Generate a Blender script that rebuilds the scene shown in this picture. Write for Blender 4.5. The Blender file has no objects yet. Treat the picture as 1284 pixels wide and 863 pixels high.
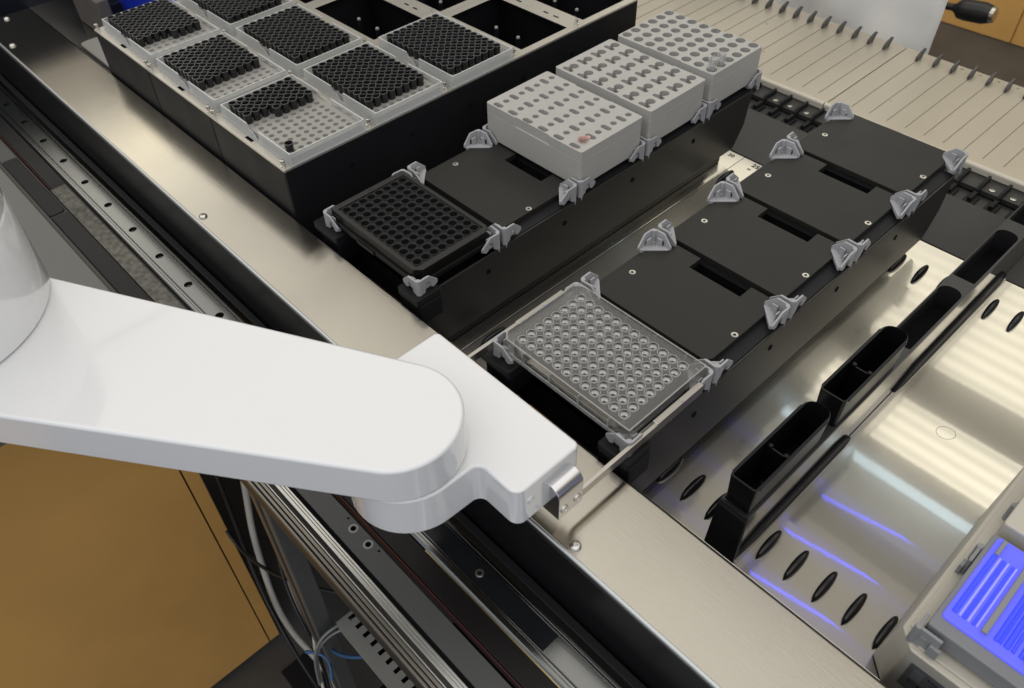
import bpy, bmesh, math, random
from mathutils import Vector, Matrix
from math import radians, pi, sin, cos, atan2, sqrt
random.seed(7)
S = 0.001                                   # everything below is written in millimetres
scene = bpy.context.scene

# ------------------------------------------------------------------ camera
cam_d = bpy.data.cameras.new('camera'); cam = bpy.data.objects.new('camera', cam_d)
scene.collection.objects.link(cam); scene.camera = cam
AX = ((0.67687701, 0.7352002, -0.03630668), (-0.50906264, 0.50316531, 0.69834082), (0.53168857, -0.45420847, 0.71484399))
m = Matrix(AX).transposed().to_4x4(); m.translation = Vector((258.39, -324.31, 540.10)) * S
cam.matrix_world = m
cam_d.sensor_width = 36; cam_d.lens = 1035.4 / 1284 * 36
cam_d.shift_x = (642 - 616.02) / 1284; cam_d.shift_y = (417.73 - 431.5) / 1284
cam_d.dof.use_dof = True; cam_d.dof.focus_distance = 0.68; cam_d.dof.aperture_fstop = 13
cam_d.clip_start = 0.01; cam_d.clip_end = 50

# ------------------------------------------------------------------ world and lamps (indoor room light)
world = bpy.data.worlds.new('World'); scene.world = world; world.use_nodes = True
nt = world.node_tree; nt.nodes.clear()
wo = nt.nodes.new('ShaderNodeOutputWorld'); bg = nt.nodes.new('ShaderNodeBackground')
tc = nt.nodes.new('ShaderNodeTexCoord'); sx = nt.nodes.new('ShaderNodeSeparateXYZ')
rp = nt.nodes.new('ShaderNodeValToRGB')
nt.links.new(tc.outputs['Generated'], sx.inputs[0]); nt.links.new(sx.outputs['Z'], rp.inputs[0])
e = rp.color_ramp.elements                    # height above the horizon, towards the back of the room
e[0].position = 0.0; e[0].color = (0.10, 0.10, 0.10, 1)
e[1].position = 1.0; e[1].color = (0.40, 0.38, 0.34, 1)
x = e.new(0.35); x.color = (0.13, 0.125, 0.12, 1)
x = e.new(0.60); x.color = (0.33, 0.31, 0.27, 1)
# the side of the room the picture is taken from is brighter, with daylight in it
mr = nt.nodes.new('ShaderNodeMapRange'); mr.inputs[1].default_value = 0.0; mr.inputs[2].default_value = 0.45
mr.interpolation_type = 'SMOOTHSTEP'
mx = nt.nodes.new('ShaderNodeMix'); mx.data_type = 'RGBA'; mx.inputs[7].default_value = (0.60, 0.63, 0.68, 1)
vd = nt.nodes.new('ShaderNodeVectorMath'); vd.operation = 'DOT_PRODUCT'; vd.inputs[1].default_value = (0.5, -0.87, 0)
nt.links.new(tc.outputs['Generated'], vd.inputs[0]); nt.links.new(vd.outputs['Value'], mr.inputs[0]); nt.links.new(mr.outputs[0], mx.inputs[0]); nt.links.new(rp.outputs[0], mx.inputs[6])
nt.links.new(mx.outputs[2], bg.inputs[0]); bg.inputs[1].default_value = 1.0
nt.links.new(bg.outputs[0], wo.inputs[0])

def area(name, x0, x1, y0, y1, z, radiance, color, ripple=0):
    d = bpy.data.lights.new(name, 'AREA'); d.shape = 'RECTANGLE'
    w = (x1 - x0) * S; h = (y1 - y0) * S
    d.size = w; d.size_y = h; d.energy = radiance * pi * w * h; d.color = color
    o = bpy.data.objects.new(name, d); scene.collection.objects.link(o)
    o.location = ((x0 + x1) / 2 * S, (y0 + y1) / 2 * S, z * S)
    if ripple:
        d.use_nodes = True; t = d.node_tree; em = t.nodes['Emission']
        g = t.nodes.new('ShaderNodeNewGeometry'); sp = t.nodes.new('ShaderNodeSeparateXYZ')
        wv = t.nodes.new('ShaderNodeMath'); wv.operation = 'SINE'
        mu = t.nodes.new('ShaderNodeMath'); mu.operation = 'MULTIPLY'; mu.inputs[1].default_value = ripple
        mr = t.nodes.new('ShaderNodeMapRange'); mr.inputs[1].default_value = -1; mr.inputs[2].default_value = 1
        mr.inputs[3].default_value = 0.7; mr.inputs[4].default_value = 1.3
        t.links.new(g.outputs['Position'], sp.inputs[0]); t.links.new(sp.outputs['Y'], mu.inputs[0])
        t.links.new(mu.outputs[0], wv.inputs[0]); t.links.new(wv.outputs[0], mr.inputs[0])
        t.links.new(mr.outputs[0], em.inputs['Strength'])
    return o
area('ceiling_light_overhead', -1395, 1500, -1500, 575, 1200, 0.88, (1.0, 0.965, 0.92))
area('ceiling_light_overhead', -2085, -1420, -1500, 575, 1200, 1.0, (1.0, 0.965, 0.92))
area('ceiling_light_overhead', -2735, -2090, -1500, 700, 1200, 1.45, (1.0, 0.96, 0.86))
area('ceiling_light_edge', -2765, -2737, -600, 900, 1198, 2.6, (1.0, 0.97, 0.9))
area('ceiling_light_rear', -1700, 1700, 1560, 2150, 1200, 1.35, (1.0, 0.95, 0.80), 2 * pi / 0.055)
area('ceiling_light_middle', -1700, 1700, 1225, 1405, 1200, 1.5, (1.0, 0.95, 0.80), 2 * pi / 0.045)
area('cool_light_strip', -1700, 1700, 1125, 1158, 1200, 1.7, (0.60, 0.82, 1.0))
area('ceiling_bay_near', -1700, 1700, 600, 905, 1205, 0.16, (1.0, 0.93, 0.83))
area('ceiling_bay_cool', -1700, 1700, 985, 1124, 1205, 0.17, (0.88, 0.97, 1.0))
area('ceiling_light_left', -3420, -2770, -600, 900, 1200, 0.42, (1.0, 0.92, 0.80))
for gx in (-2570, -2520, -2470): area('ceiling_light_gold', gx - 9, gx + 9, 330, 640, 1190, 2.2, (1.0, 0.80, 0.36))
def led(name, a, b, w, radiance, color):
    a = Vector(a); b = Vector(b); L = (b - a).length
    d = bpy.data.lights.new(name, 'AREA'); d.shape = 'RECTANGLE'; d.size = L * S; d.size_y = w * S
    d.energy = radiance * pi * L * w * S * S; d.color = color
    o = bpy.data.objects.new(name, d); scene.collection.objects.link(o)
    o.location = (a + b) / 2 * S; o.rotation_euler = (0, 0, atan2(b.y - a.y, b.x - a.x))
for a, b in (((85, 191, 350), (195, 207, 350)), ((90, 268.6, 350), (195, 285, 350)), ((83.7, 340, 350), (198.7, 361, 350))):
    led('blue_led_bar', a, b, 1.2, 17, (0.02, 0.04, 1.0))

vs = scene.view_settings
scene.display_settings.display_device = 'sRGB'
vs.view_transform = 'Standard'; vs.look = 'None'; vs.exposure = 0.0; vs.gamma = 1.0; vs.use_curve_mapping = False
scene.cycles.max_bounces = 12; scene.cycles.transparent_max_bounces = 32; scene.cycles.transmission_bounces = 8
scene.cycles.caustics_reflective = False; scene.cycles.caustics_refractive = False

DECK_T = True
# ------------------------------------------------------------------ materials
def srgb(r, g, b):
    f = lambda c: (c / 255 / 12.92) if c / 255 <= 0.04045 else ((c / 255 + 0.055) / 1.055) ** 2.4
    return (f(r), f(g), f(b), 1)
def mat(name, col, rough=0.5, metal=0.0, bump=0.0, bscale=400, var=0.0, vscale=30, alpha=1.0, trans=0.0, coat=0.0,
        spec=0.5, rvar=0.0, stretch=None, emit=None, estr=0.0, aniso=0.0, sss=0.0):
    mt = bpy.data.materials.new(name); mt.use_nodes = True; t = mt.node_tree; b = t.nodes['Principled BSDF']
    c = tuple(col) + ((1,) if len(col) == 3 else ())
    b.inputs['Base Color'].default_value = c; b.inputs['Roughness'].default_value = rough; b.inputs['Metallic'].default_value = metal
    b.inputs['Alpha'].default_value = alpha; b.inputs['Transmission Weight'].default_value = trans
    b.inputs['Coat Weight'].default_value = coat; b.inputs['Specular IOR Level'].default_value = spec
    b.inputs['Coat Roughness'].default_value = 0.05
    if emit: b.inputs['Emission Color'].default_value = tuple(emit) + (1,); b.inputs['Emission Strength'].default_value = estr
    co = t.nodes.new('ShaderNodeTexCoord'); mp = t.nodes.new('ShaderNodeMapping'); t.links.new(co.outputs['Object'], mp.inputs[0])
    if stretch: mp.inputs['Scale'].default_value = stretch
    if var:
        n = t.nodes.new('ShaderNodeTexNoise'); n.inputs['Scale'].default_value = vscale; n.inputs['Detail'].default_value = 6
        mr = t.nodes.new('ShaderNodeMapRange'); mr.inputs[1].default_value = 0.3; mr.inputs[2].default_value = 0.7
        mr.inputs[3].default_value = 1 - var; mr.inputs[4].default_value = 1 + var
        mx = t.nodes.new('ShaderNodeVectorMath'); mx.operation = 'SCALE'; mx.inputs[0].default_value = c[:3]
        t.links.new(co.outputs['Object'], n.inputs['Vector']); t.links.new(n.outputs[0], mr.inputs[0]); t.links.new(mr.outputs[0], mx.inputs['Scale'])
        t.links.new(mx.outputs[0], b.inputs['Base Color'])
    if rvar:
        n = t.nodes.new('ShaderNodeTexNoise'); n.inputs['Scale'].default_value = 14; n.inputs['Detail'].default_value = 8; n.inputs['Roughness'].default_value = 0.65
        mr = t.nodes.new('ShaderNodeMapRange'); mr.inputs[1].default_value = 0.3; mr.inputs[2].default_value = 0.7
        mr.inputs[3].default_value = max(0.02, rough - rvar); mr.inputs[4].default_value = rough + rvar
        t.links.new(co.outputs['Object'], n.inputs['Vector']); t.links.new(n.outputs[0], mr.inputs[0]); t.links.new(mr.outputs[0], b.inputs['Roughness'])
    if aniso:
        b.inputs['Anisotropic'].default_value = abs(aniso)
        cx_ = t.nodes.new('ShaderNodeCombineXYZ'); cx_.inputs[0].default_value = 1.0 if aniso > 0 else 0.0; cx_.inputs[1].default_value = 0.0 if aniso > 0 else 1.0
        t.links.new(cx_.outputs[0], b.inputs['Tangent'])
    if bump:
        n = t.nodes.new('ShaderNodeTexNoise'); n.inputs['Scale'].default_value = bscale; n.inputs['Detail'].default_value = 4
        bp = t.nodes.new('ShaderNodeBump'); bp.inputs['Strength'].default_value = bump; bp.inputs['Distance'].default_value = 0.0004
        t.links.new(mp.outputs[0], n.inputs['Vector']); t.links.new(n.outputs[0], bp.inputs['Height']); t.links.new(bp.outputs[0], b.inputs['Normal'])
    return mt
M = {}
M['deck'] = mat('brushed deck steel', (0.56, 0.54, 0.49), 0.04, 1.0, bump=0.045, bscale=1500, stretch=(1, 0.03, 1), var=0.05, vscale=8, rvar=0.012, aniso=1.0)
M['strip'] = mat('brushed strip steel', (0.455, 0.43, 0.375), 0.14, 1.0, bump=0.12, bscale=1500, stretch=(0.03, 1, 1), var=0.06, vscale=9, rvar=0.03, aniso=-1.0)
M['edge'] = mat('polished steel edge', (0.50, 0.52, 0.52), 0.34, 1.0)
M['black'] = mat('black powder coat', (0.009, 0.009, 0.011), 0.5, spec=0.2, bump=0.35, bscale=1400, rvar=0.06)
M['blackside'] = mat('black satin side wall', (0.018, 0.0165, 0.015), 0.40, bump=0.30, bscale=900, var=0.1, vscale=20)
M['deepblack'] = mat('black painted wall', (0.008, 0.008, 0.009), 0.34, spec=0.16, bump=0.1, bscale=700)
M['coverblk'] = mat('satin black cover', (0.010, 0.009, 0.009), 0.36, spec=0.16, bump=0.15, bscale=300, rvar=0.08)
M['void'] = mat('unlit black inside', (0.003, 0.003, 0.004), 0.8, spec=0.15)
M['adapter'] = mat('dark grey anodised plate', (0.018, 0.0168, 0.0148), 0.47, spec=0.35, bump=0.12, bscale=1500, var=0.10, vscale=14, rvar=0.07)
M['basegrey'] = mat('charcoal frame', (0.014, 0.0145, 0.016), 0.45, spec=0.16, bump=0.2, bscale=1200)
M['rear'] = mat('dark grey rear deck', (0.040, 0.038, 0.036), 0.5, bump=0.1, bscale=1200, var=0.05)
M['clip'] = mat('grey clip plastic', (0.36, 0.36, 0.37), 0.38, var=0.05, vscale=60)
M['rack'] = mat('pale grey rack plastic', (0.41, 0.40, 0.375), 0.42, bump=0.08, bscale=900, var=0.03)
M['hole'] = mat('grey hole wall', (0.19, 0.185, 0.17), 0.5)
M['film'] = mat('pink liquid film', (0.62, 0.33, 0.29), 0.12, alpha=0.75)
M['tip'] = mat('black conductive plastic', (0.012, 0.012, 0.013), 0.25, spec=0.45, coat=0.2)
M['trough'] = mat('black trough plastic', (0.005, 0.005, 0.006), 0.32, spec=0.3)
M['frost'] = mat('frosted polypropylene', (0.66, 0.67, 0.65), 0.28, alpha=0.40, bump=0.05, bscale=300)
M['edgehighlight'] = mat('painted wall edge highlight', (0.72, 0.72, 0.70), 0.25, alpha=0.85)  # pale colour paints in the light caught along rack wall tops
M['frostgrid'] = mat('milky tip grid', (0.33, 0.32, 0.295), 0.4, alpha=0.95)
M['frame'] = mat('satin aluminium frame', (0.60, 0.57, 0.51), 0.36, 0.75, bump=0.08, bscale=900, var=0.04)
M['screw'] = mat('steel screw', (0.62, 0.60, 0.56), 0.28, 1.0)
M['plateblk'] = mat('black microplate plastic', (0.005, 0.005, 0.005), 0.35, spec=0.3)
M['platetop'] = mat('black microplate rim', (0.012, 0.0118, 0.011), 0.40)
M['platerim'] = mat('black well rim with painted highlight', (0.05, 0.05, 0.05), 0.22)  # lighter than the plate: thin rim highlights put into the colour
M['white'] = mat('white gloss lacquer', (0.74, 0.745, 0.755), 0.15, coat=1.0, bump=0.02, bscale=25, var=0.015, vscale=6)
M['chrome'] = mat('polished steel bracket', (0.70, 0.70, 0.72), 0.16, 1.0, bump=0.05, bscale=900, stretch=(1, .1, 1))
M['finger'] = mat('machined finger steel', (0.55, 0.52, 0.48), 0.30, 1.0, bump=0.1, bscale=900, stretch=(1, .1, 1))
M['rail'] = mat('ground rail steel', (0.20, 0.205, 0.20), 0.16, 1.0, bump=0.05, bscale=500, stretch=(.1, 1, 1))
M['railblk'] = mat('glossy black cover', (0.010, 0.011, 0.013), 0.12, spec=0.16, bump=0.03, bscale=60)
M['red'] = mat('dark red edge seal', (0.06, 0.006, 0.010), 0.4)
M['gold'] = mat('brass coloured wear strip', (0.45, 0.38, 0.20), 0.35, 1.0)
M['plategrey'] = mat('grey painted plate', (0.060, 0.061, 0.060), 0.5, bump=0.1, bscale=1100, var=0.05)
M['alu'] = mat('anodised aluminium profile', (0.52, 0.52, 0.49), 0.30, 0.9, bump=0.05, bscale=500, stretch=(.1, 1, 1), var=0.04)
M['aludark'] = mat('shaded profile groove', (0.05, 0.048, 0.044), 0.45, 0.5)
M['post'] = mat('grey frame post', (0.13, 0.13, 0.125), 0.45, 0.4, var=0.08)
M['carriage'] = mat('grey carriage plate', (0.115, 0.113, 0.104), 0.42, bump=0.06, bscale=900, var=0.07, vscale=7)
M['dirty'] = mat('greasy used steel strip', (0.085, 0.083, 0.075), 0.30, 0.85, bump=0.5, bscale=600, var=0.45, vscale=160, rvar=0.08)
M['tray'] = mat('bead blasted steel tray', (0.62, 0.56, 0.45), 0.36, 0.6, bump=0.10, bscale=1100, var=0.07, vscale=6)
M['lip'] = mat('cream tray lip', (0.62, 0.57, 0.47), 0.38)
M['groove'] = mat('dark groove', (0.20, 0.175, 0.13), 0.6)
M['fin'] = mat('grey guide fin', (0.065, 0.063, 0.058), 0.4, var=0.05)
M['pin'] = mat('black guide rib', (0.008, 0.008, 0.009), 0.30)
M['wood'] = mat('ochre laminate', (0.78, 0.43, 0.125), 0.42, bump=0.05, bscale=60, var=0.10, vscale=5)
M['floor'] = mat('dark grey floor vinyl', (0.085, 0.082, 0.078), 0.5, var=0.18, vscale=9)
M['duct'] = mat('grey wiring duct', (0.24, 0.235, 0.215), 0.5, var=0.06)
M['cwhite'] = mat('white cable sheath', (0.55, 0.53, 0.48), 0.4)
M['cgrey'] = mat('grey cable sheath', (0.20, 0.20, 0.195), 0.4)
M['cblue'] = mat('blue cable sheath', (0.035, 0.11, 0.24), 0.4)
M['cblack'] = mat('black cable sheath', (0.015, 0.015, 0.016), 0.35)
M['cloth'] = mat('white crinkled sheet', (0.88, 0.85, 0.78), 0.6, bump=1.0, bscale=30, var=0.03)
M['beige'] = mat('warm beige housing', (0.50, 0.47, 0.40), 0.42, bump=0.05, bscale=1100)
M['devgrey'] = mat('grey device frame', (0.19, 0.195, 0.205), 0.4, var=0.04)
M['devclip'] = mat('mid grey clamp', (0.24, 0.245, 0.25), 0.4)
M['blue'] = mat('blue lit acrylic', (0.10, 0.11, 0.40), 0.22, emit=(0.05, 0.055, 1.0), estr=1.1)
M['bluedeep'] = mat('deep blue lit channel', (0.06, 0.08, 0.8), 0.2, emit=(0.006, 0.02, 0.9), estr=1.0)
M['bluerib'] = mat('pale blue lit ridge', (0.3, 0.3, 0.7), 0.25, emit=(0.10, 0.11, 1.0), estr=1.3)
M['label'] = mat('grey type label', (0.13, 0.13, 0.135), 0.5)
M['print'] = mat('black print', (0.01, 0.01, 0.01), 0.6)
M['navy'] = mat('dark navy panel', (0.006, 0.008, 0.016), 0.4, var=0.3, vscale=4)
M['bin'] = mat('blue bin plastic', (0.012, 0.035, 0.50), 0.3)
M['panelgrey'] = mat('grey brown panel', (0.14, 0.125, 0.11), 0.45, var=0.1)
M['pale'] = mat('pale grey pad', (0.36, 0.345, 0.31), 0.5)

def clear(name, tint, dif, gl, alpha_edge):
    """thin clear moulded plastic: mostly see-through, reflecting more at glancing angles"""
    mt = bpy.data.materials.new(name); mt.use_nodes = True; t = mt.node_tree; t.nodes.clear()
    o = t.nodes.new('ShaderNodeOutputMaterial'); tr = t.nodes.new('ShaderNodeBsdfTransparent'); tr.inputs[0].default_value = tint
    g = t.nodes.new('ShaderNodeBsdfGlossy'); g.inputs['Roughness'].default_value = gl; g.inputs[0].default_value = (1, 1, 1, 1)
    d = t.nodes.new('ShaderNodeBsdfDiffuse'); d.inputs[0].default_value = (0.75, 0.75, 0.74, 1)
    lw = t.nodes.new('ShaderNodeLayerWeight'); lw.inputs[0].default_value = alpha_edge
    m1 = t.nodes.new('ShaderNodeMixShader'); m2 = t.nodes.new('ShaderNodeMixShader'); m2.inputs[0].default_value = dif
    pw = t.nodes.new('ShaderNodeMath'); pw.operation = 'POWER'; pw.inputs[1].default_value = 3.0
    ma = t.nodes.new('ShaderNodeMath'); ma.operation = 'MULTIPLY_ADD'; ma.inputs[1].default_value = 0.75; ma.inputs[2].default_value = alpha_edge
    lw.inputs[0].default_value = 0.5
    t.links.new(lw.outputs['Facing'], pw.inputs[0]); t.links.new(pw.outputs[0], ma.inputs[0]); t.links.new(ma.outputs[0], m1.inputs[0]); t.links.new(tr.outputs[0], m1.inputs[1]); t.links.new(g.outputs[0], m1.inputs[2])
    t.links.new(m1.outputs[0], m2.inputs[1]); t.links.new(d.outputs[0], m2.inputs[2]); t.links.new(m2.outputs[0], o.inputs[0])
    return mt
M['clear'] = clear('clear polystyrene', (0.96, 0.96, 0.955, 1), 0.025, 0.05, 0.04)
M['clearwell'] = clear('clear well plastic', (0.93, 0.93, 0.92, 1), 0.03, 0.06, 0.14)
M['darkrim'] = clear('well rim with painted refraction', (0.20, 0.20, 0.20, 1), 0.04, 0.06, 0.10)  # dark tint imitates the refraction lines round the wells
M['cliplight'] = clear('painted well lip highlight', (0.8, 0.8, 0.8, 1), 0.75, 0.06, 0.35)  # bright diffuse ring painting the light that well rims catch
M['cleardeck'] = clear('clear plate top', (0.94, 0.94, 0.93, 1), 0.09, 0.06, 0.07)
M['wellglint'] = clear('painted well glint', (0.85, 0.85, 0.84, 1), 0.95, 0.18, 0.5)  # near-white diffuse ring painting the lamp glint inside each well
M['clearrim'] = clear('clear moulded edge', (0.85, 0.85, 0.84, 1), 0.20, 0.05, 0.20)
M['cleartube'] = clear('clear tube plastic', (0.95, 0.95, 0.95, 1), 0.12, 0.05, 0.12)

def add_grain(mt, long_rough, short_rough, share, along_y):
    """brushed sheet: part of the reflection is clear, part is drawn out across the brushing lines"""
    t = mt.node_tree; out = [n for n in t.nodes if n.type == 'OUTPUT_MATERIAL'][0]; b = t.nodes['Principled BSDF']
    g = t.nodes.new('ShaderNodeBsdfAnisotropic'); g.distribution = 'GGX'
    r = sqrt(long_rough * short_rough); a = 1 - sqrt(short_rough / long_rough)
    g.inputs['Roughness'].default_value = r; g.inputs['Anisotropy'].default_value = a
    g.inputs['Color'].default_value = b.inputs['Base Color'].default_value
    cx_ = t.nodes.new('ShaderNodeCombineXYZ'); cx_.inputs[0].default_value = 0.0 if along_y else 1.0; cx_.inputs[1].default_value = 1.0 if along_y else 0.0
    t.links.new(cx_.outputs[0], g.inputs['Tangent'])
    if b.inputs['Normal'].links: t.links.new(b.inputs['Normal'].links[0].from_socket, g.inputs['Normal'])
    m = t.nodes.new('ShaderNodeMixShader'); m.inputs[0].default_value = share
    t.links.new(b.outputs[0], m.inputs[1]); t.links.new(g.outputs[0], m.inputs[2]); t.links.new(m.outputs[0], out.inputs['Surface'])
add_grain(M['deck'], 0.85, 0.04, 0.62, DECK_T)
add_grain(M['strip'], 0.34, 0.05, 0.55, not DECK_T)
# ------------------------------------------------------------------ mesh helpers
class MB:
    def __init__(s): s.v = []; s.f = []
    def add(s, v, f):
        n = len(s.v); s.v += [tuple(p) for p in v]; s.f += [tuple(i + n for i in q) for q in f]; return s
    def box(s, x0, x1, y0, y1, z0, z1):
        return s.add([(x0, y0, z0), (x1, y0, z0), (x1, y1, z0), (x0, y1, z0), (x0, y0, z1), (x1, y0, z1), (x1, y1, z1), (x0, y1, z1)],
                     [(0, 3, 2, 1), (4, 5, 6, 7), (0, 1, 5, 4), (1, 2, 6, 5), (2, 3, 7, 6), (3, 0, 4, 7)])
    def prism(s, poly, z0, z1, poly0=None):
        """counter-clockwise outline; poly0 = a different outline at the bottom"""
        n = len(poly); b = poly0 or poly
        return s.add([(p[0], p[1], z0) for p in b] + [(p[0], p[1], z1) for p in poly],
                     [tuple(range(n - 1, -1, -1)), tuple(range(n, 2 * n))] + [(i, (i + 1) % n, n + (i + 1) % n, n + i) for i in range(n)])
    def extr(s, prof, axis, a0, a1):
        """profile (u, z) extruded along x or y"""
        n = len(prof)
        P = (lambda a, u, z: (a, u, z)) if axis == 'x' else (lambda a, u, z: (u, a, z))
        return s.add([P(a0, *p) for p in prof] + [P(a1, *p) for p in prof],
                     [tuple(range(n - 1, -1, -1)), tuple(range(n, 2 * n))] + [(i, (i + 1) % n, n + (i + 1) % n, n + i) for i in range(n)])
    def lathe(s, cx, cy, prof, n=16, close=False):
        """prof = list of (r, z)"""
        k = len(prof); v = []; f = []
        for r, z in prof:
            for i in range(n): a = 2 * pi * i / n; v.append((cx + r * cos(a), cy + r * sin(a), z))
        for j in range(k - 1):
            for i in range(n): f.append((j * n + i, j * n + (i + 1) % n, (j + 1) * n + (i + 1) % n, (j + 1) * n + i))
        if prof[0][0] > 0.01: f.append(tuple(range(n - 1, -1, -1))) if close else None
        if close: f.append(tuple((k - 1) * n + i for i in range(n)))
        return s.add(v, f)
    def cyl(s, cx, cy, z0, z1, r, n=16, r1=None): return s.lathe(cx, cy, [(r, z0), (r if r1 is None else r1, z1)], n, True)
    def build(s, name, m, parent=None, org=(0, 0, 0), bevel=0, seg=2, smooth=False, auto=None):
        me = bpy.data.meshes.new(name)
        me.from_pydata([((a - org[0]) * S, (b - org[1]) * S, (c - org[2]) * S) for a, b, c in s.v], [], [q for q in s.f if q])
        bm = bmesh.new(); bm.from_mesh(me); bmesh.ops.recalc_face_normals(bm, faces=bm.faces)
        if smooth:
            for q in bm.faces: q.smooth = True
            lim = radians(auto or 40)
            for ed in bm.edges:
                if len(ed.link_faces) == 2 and ed.calc_face_angle(0) > lim: ed.smooth = False
        bm.to_mesh(me); bm.free()
        me.materials.append(M[m] if isinstance(m, str) else m)
        o = bpy.data.objects.new(name, me); scene.collection.objects.link(o)
        if parent: o.parent = parent
        else: o.location = Vector(org) * S
        if bevel:
            b = o.modifiers.new('bevel', 'BEVEL'); b.harden_normals = smooth; b.width = bevel * S; b.segments = seg; b.limit_method = 'ANGLE'; b.angle_limit = radians(35)
        return o

def thing(name, label, cat, org, group=None):
    o = bpy.data.objects.new(name, None); scene.collection.objects.link(o); o.empty_display_size = 0.01
    o.location = Vector(org) * S; o['label'] = label; o['category'] = cat
    if group: o['group'] = group
    return o
def tag(o, label=None, cat=None, group=None, kind=None):
    for k, v in (('label', label), ('category', cat), ('group', group), ('kind', kind)):
        if v: o[k] = v
    return o
def struct(o): o['kind'] = 'structure'; return o
def dup(o, parent=None, delta=(0, 0, 0), label=None, group=None):
    c = o.copy(); scene.collection.objects.link(c)
    if parent: c.parent = parent
    else:
        c.location = o.location + Vector(delta) * S
        if label: c['label'] = label
        if group: c['group'] = group
    for ch in list(o.children): dup(ch, c)
    return c
def inst(o, parent, loc, rotz=0):
    """another piece that shares the mesh of o (and its sub-parts), at a local place"""
    c = o.copy(); scene.collection.objects.link(c); c.parent = parent; c.location = Vector(loc) * S; c.rotation_euler = (0, 0, rotz)
    for ch in list(o.children): dup(ch, c)
    return c
def circ(cx, cy, r, n=16, a0=0, ry=None): return [(cx + r * cos(a0 + 2 * pi * i / n), cy + (ry or r) * sin(a0 + 2 * pi * i / n)) for i in range(n)]
def rrect(x0, x1, y0, y1, r, n=5):
    out = []
    rs = r if isinstance(r, (tuple, list)) else (r,) * 4          # corners: (x1,y0) (x1,y1) (x0,y1) (x0,y0)
    for (cx, cy, a), q in zip(((x1, y0, -90), (x1, y1, 0), (x0, y1, 90), (x0, y0, 180)), rs):
        q = max(q, 0.01); ox = cx - q if cx == x1 else cx + q; oy = cy - q if cy == y1 else cy + q
        for i in range(n + 1):
            t = radians(a + 90 * i / n); out.append((ox + q * cos(t), oy + q * sin(t)))
    return out
def holed(outer, holes, z_top, z_bot, depth, mat_top, mat_hole, name, parent, org, bevel=0, floor_mat=None, hz=None):
    """solid slab with real holes: top skin, outer wall, hole walls and floors as one mesh, two materials"""
    bm = bmesh.new()
    def loop(pts, z):
        vs = [bm.verts.new(((x - org[0]) * S, (y - org[1]) * S, (z - org[2]) * S)) for x, y in pts]
        es = [bm.edges.new((vs[i], vs[(i + 1) % len(vs)])) for i in range(len(vs))]
        return vs, es
    ov, oe = loop(outer, z_top); edges = list(oe); hv = []
    for h in holes:
        v, ed = loop(h, z_top); edges += ed; hv.append(v)
    bmesh.ops.triangle_fill(bm, use_beauty=True, use_dissolve=False, edges=edges, normal=(0, 0, 1))
    for f in bm.faces:
        if f.normal.z < 0: f.normal_flip()
    ob = [bm.verts.new(((x - org[0]) * S, (y - org[1]) * S, (z_bot - org[2]) * S)) for x, y in outer]
    n = len(ov)
    for i in range(n): bm.faces.new((ob[i], ob[(i + 1) % n], ov[(i + 1) % n], ov[i]))
    for v in hv:
        n = len(v); w = [bm.verts.new((p.co.x, p.co.y, (z_top - depth - org[2]) * S)) for p in v]
        for i in range(n):
            f = bm.faces.new((v[i], v[(i + 1) % n], w[(i + 1) % n], w[i])); f.material_index = 1; f.smooth = n > 8
        f = bm.faces.new(w); f.material_index = 1
        if f.normal.z < 0: f.normal_flip()
    me = bpy.data.meshes.new(name); bm.to_mesh(me); bm.free()
    me.materials.append(M[mat_top]); me.materials.append(M[mat_hole])
    o = bpy.data.objects.new(name, me); scene.collection.objects.link(o)
    if parent: o.parent = parent
    else: o.location = Vector(org) * S
    return o
def tube(name, pts, r, m, n=10, label=None, cat=None, parent=None):
    cu = bpy.data.curves.new(name, 'CURVE'); cu.dimensions = '3D'; cu.bevel_depth = r * S; cu.bevel_resolution = 3; cu.resolution_u = 8
    sp = cu.splines.new('NURBS'); sp.points.add(len(pts) - 1)
    for p, q in zip(sp.points, pts): p.co = (q[0] * S, q[1] * S, q[2] * S, 1)
    sp.use_endpoint_u = True; sp.order_u = 4 if len(pts) > 3 else 3
    t = bpy.data.objects.new(name + '_curve', cu); scene.collection.objects.link(t)
    bpy.context.view_layer.update()
    me = bpy.data.meshes.new_from_object(t.evaluated_get(bpy.context.evaluated_depsgraph_get())); me.name = name
    bpy.data.objects.remove(t); me.materials.clear(); me.materials.append(M[m])
    for q in me.polygons: q.use_smooth = True
    o = bpy.data.objects.new(name, me); scene.collection.objects.link(o)
    if parent: o.parent = parent
    if label: tag(o, label, cat)
    return o
def text(body, size, loc, rot, m, parent, name='lettering', org=(0, 0, 0)):
    cu = bpy.data.curves.new('t', 'FONT'); cu.body = body; cu.size = size * S; cu.extrude = 0.00005
    t = bpy.data.objects.new('t', cu); scene.collection.objects.link(t); bpy.context.view_layer.update()
    me = bpy.data.meshes.new_from_object(t.evaluated_get(bpy.context.evaluated_depsgraph_get()))
    bpy.data.objects.remove(t); me.materials.clear(); me.materials.append(M[m])
    o = bpy.data.objects.new(name, me); scene.collection.objects.link(o); o.parent = parent
    o.location = (Vector(loc) - Vector(org)) * S; o.rotation_euler = rot
    return o

# ================================================================== LARGE STRUCTURE
PITCH = 22.5
XL = -223.3                                 # centre line of the left plate carrier; the right one is at x = 0
# floor
struct(MB().box(-4000, 4000, -2500, 6000, -870, -850).build('floor', 'floor'))
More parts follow.
